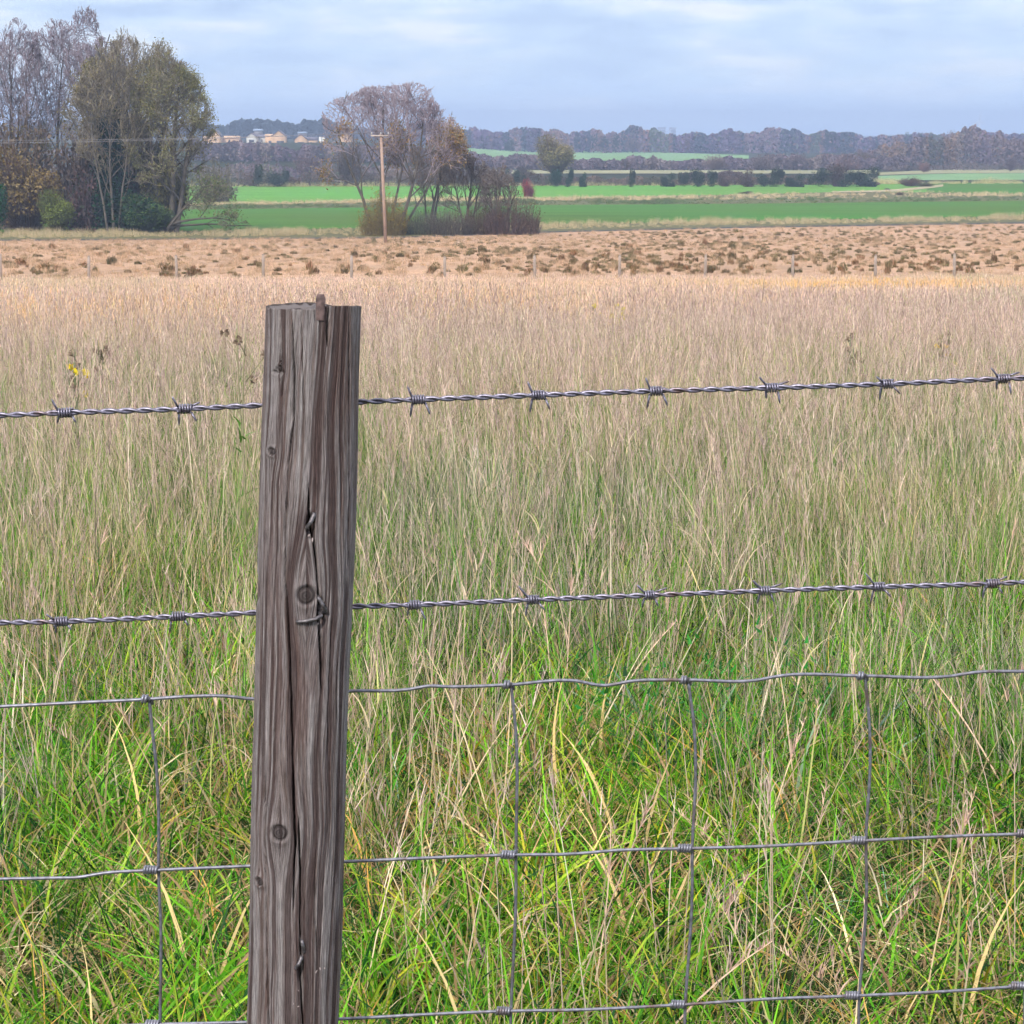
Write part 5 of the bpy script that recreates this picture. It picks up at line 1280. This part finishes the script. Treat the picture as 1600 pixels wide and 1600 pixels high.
# ------------------------------------------------------------------ light, sky, camera
def world():
    w = bpy.data.worlds.new('World'); scene.world = w; w.use_nodes = True; nt = w.node_tree; N, L = nt.nodes, nt.links; N.clear()
    out = N.new('ShaderNodeOutputWorld'); bg = N.new('ShaderNodeBackground'); bg.inputs['Strength'].default_value = .1
    sky = N.new('ShaderNodeTexSky'); sky.sky_type = 'NISHITA'; sky.sun_disc = False; sky.sun_elevation = rad(38); sky.sun_rotation = rad(200); sky.air_density = 1.4; sky.dust_density = .6; sky.ozone_density = 2
    tc = N.new('ShaderNodeTexCoord')
    def nz(scale, det, loc=(0, 0, 0), r=.55):
        mp = N.new('ShaderNodeMapping'); mp.inputs['Scale'].default_value = scale; mp.inputs['Location'].default_value = loc; L.new(tc.outputs['Generated'], mp.inputs[0])
        n = N.new('ShaderNodeTexNoise'); n.inputs['Scale'].default_value = 1; n.inputs['Detail'].default_value = det; n.inputs['Roughness'].default_value = r; L.new(mp.outputs[0], n.inputs[0]); return n.outputs[0]
    big = nz((13, 13, 62), 6, (3.1, 0, .6)); small = nz((40, 40, 170), 5, (1, 5, 2))
    sx = N.new('ShaderNodeSeparateXYZ'); L.new(tc.outputs['Generated'], sx.inputs[0])
    # clear-sky blue low down, a paler broken cloud deck higher
    mr = N.new('ShaderNodeMapRange'); mr.inputs[1].default_value = 0.0; mr.inputs[2].default_value = .06; L.new(sx.outputs[2], mr.inputs[0])
    low = ramp(N, [(0, (4.9, 6.8, 9.8)), (.4, (3.4, 4.95, 7.2)), (1, (3.2, 4.45, 6.3))]); L.new(mr.outputs[0], low.inputs[0])
    cl = ramp(N, [(.38, (2.8, 3.85, 5.9)), (.46, (3.4, 4.5, 6.3)), (.53, (4.1, 5.0, 6.4)), (.62, (5.7, 6.0, 6.6))]); L.new(big, cl.inputs[0])
    f = ramp(N, [(.05, (.12, .12, .12)), (.45, (.6, .6, .6)), (.9, (.95, .95, .95))]); L.new(mr.outputs[0], f.inputs[0])
    c = mixc(N, L, low.outputs[0], cl.outputs[0], f.outputs[0])
    sm = ramp(N, [(.35, (.93, .94, .97)), (.65, (1.07, 1.06, 1.03))]); L.new(small, sm.inputs[0]); c = mixc(N, L, c, sm.outputs[0], .8, 'MULTIPLY')
    # overcast dome: mostly cloud, the Nishita sky shining through
    hi = N.new('ShaderNodeMapRange'); hi.inputs[1].default_value = .06; hi.inputs[2].default_value = .5; L.new(sx.outputs[2], hi.inputs[0])
    c = mixc(N, L, c, (8.2, 8.5, 9.1), hi.outputs[0])
    c = mixc(N, L, c, sky.outputs[0], .12)
    L.new(c, bg.inputs[0]); L.new(bg.outputs[0], out.inputs[0])
    sun = bpy.data.lights.new('sun', 'SUN'); sun.energy = 2.3; sun.angle = rad(9); sun.color = (1, .95, .88)
    o = bpy.data.objects.new('sun', sun); C.objects.link(o)
    az, el = rad(200), rad(38)      # sun behind and to one side of the camera
    d = Vector((math.sin(az) * math.cos(el), math.cos(az) * math.cos(el), math.sin(el))); o.rotation_euler = d.to_track_quat('Z', 'Y').to_euler(); o.location = d * 50
world()
cam = bpy.data.cameras.new('camera'); cam.sensor_width = 36; cam.sensor_fit = 'HORIZONTAL'; cam.lens = 36 * F / 1600; cam.clip_end = 20000; cam.clip_start = .05
co = bpy.data.objects.new('camera', cam); C.objects.link(co); co.location = (0, 0, E); co.rotation_euler = (math.pi / 2 - PITCH, 0, 0); scene.camera = co
vs = scene.view_settings; vs.view_transform = 'Standard'; vs.look = 'None'; vs.gamma = 1; vs.exposure = 0.8; vs.use_curve_mapping = False
cy = scene.cycles; cy.max_bounces = 6; cy.diffuse_bounces = 2; cy.glossy_bounces = 2; cy.transmission_bounces = 3; cy.volume_bounces = 0; cy.transparent_max_bounces = 8
cy.use_denoising = True; cy.use_adaptive_sampling = True; cy.adaptive_threshold = .04; cy.adaptive_min_samples = 12
scene.render.film_transparent = False
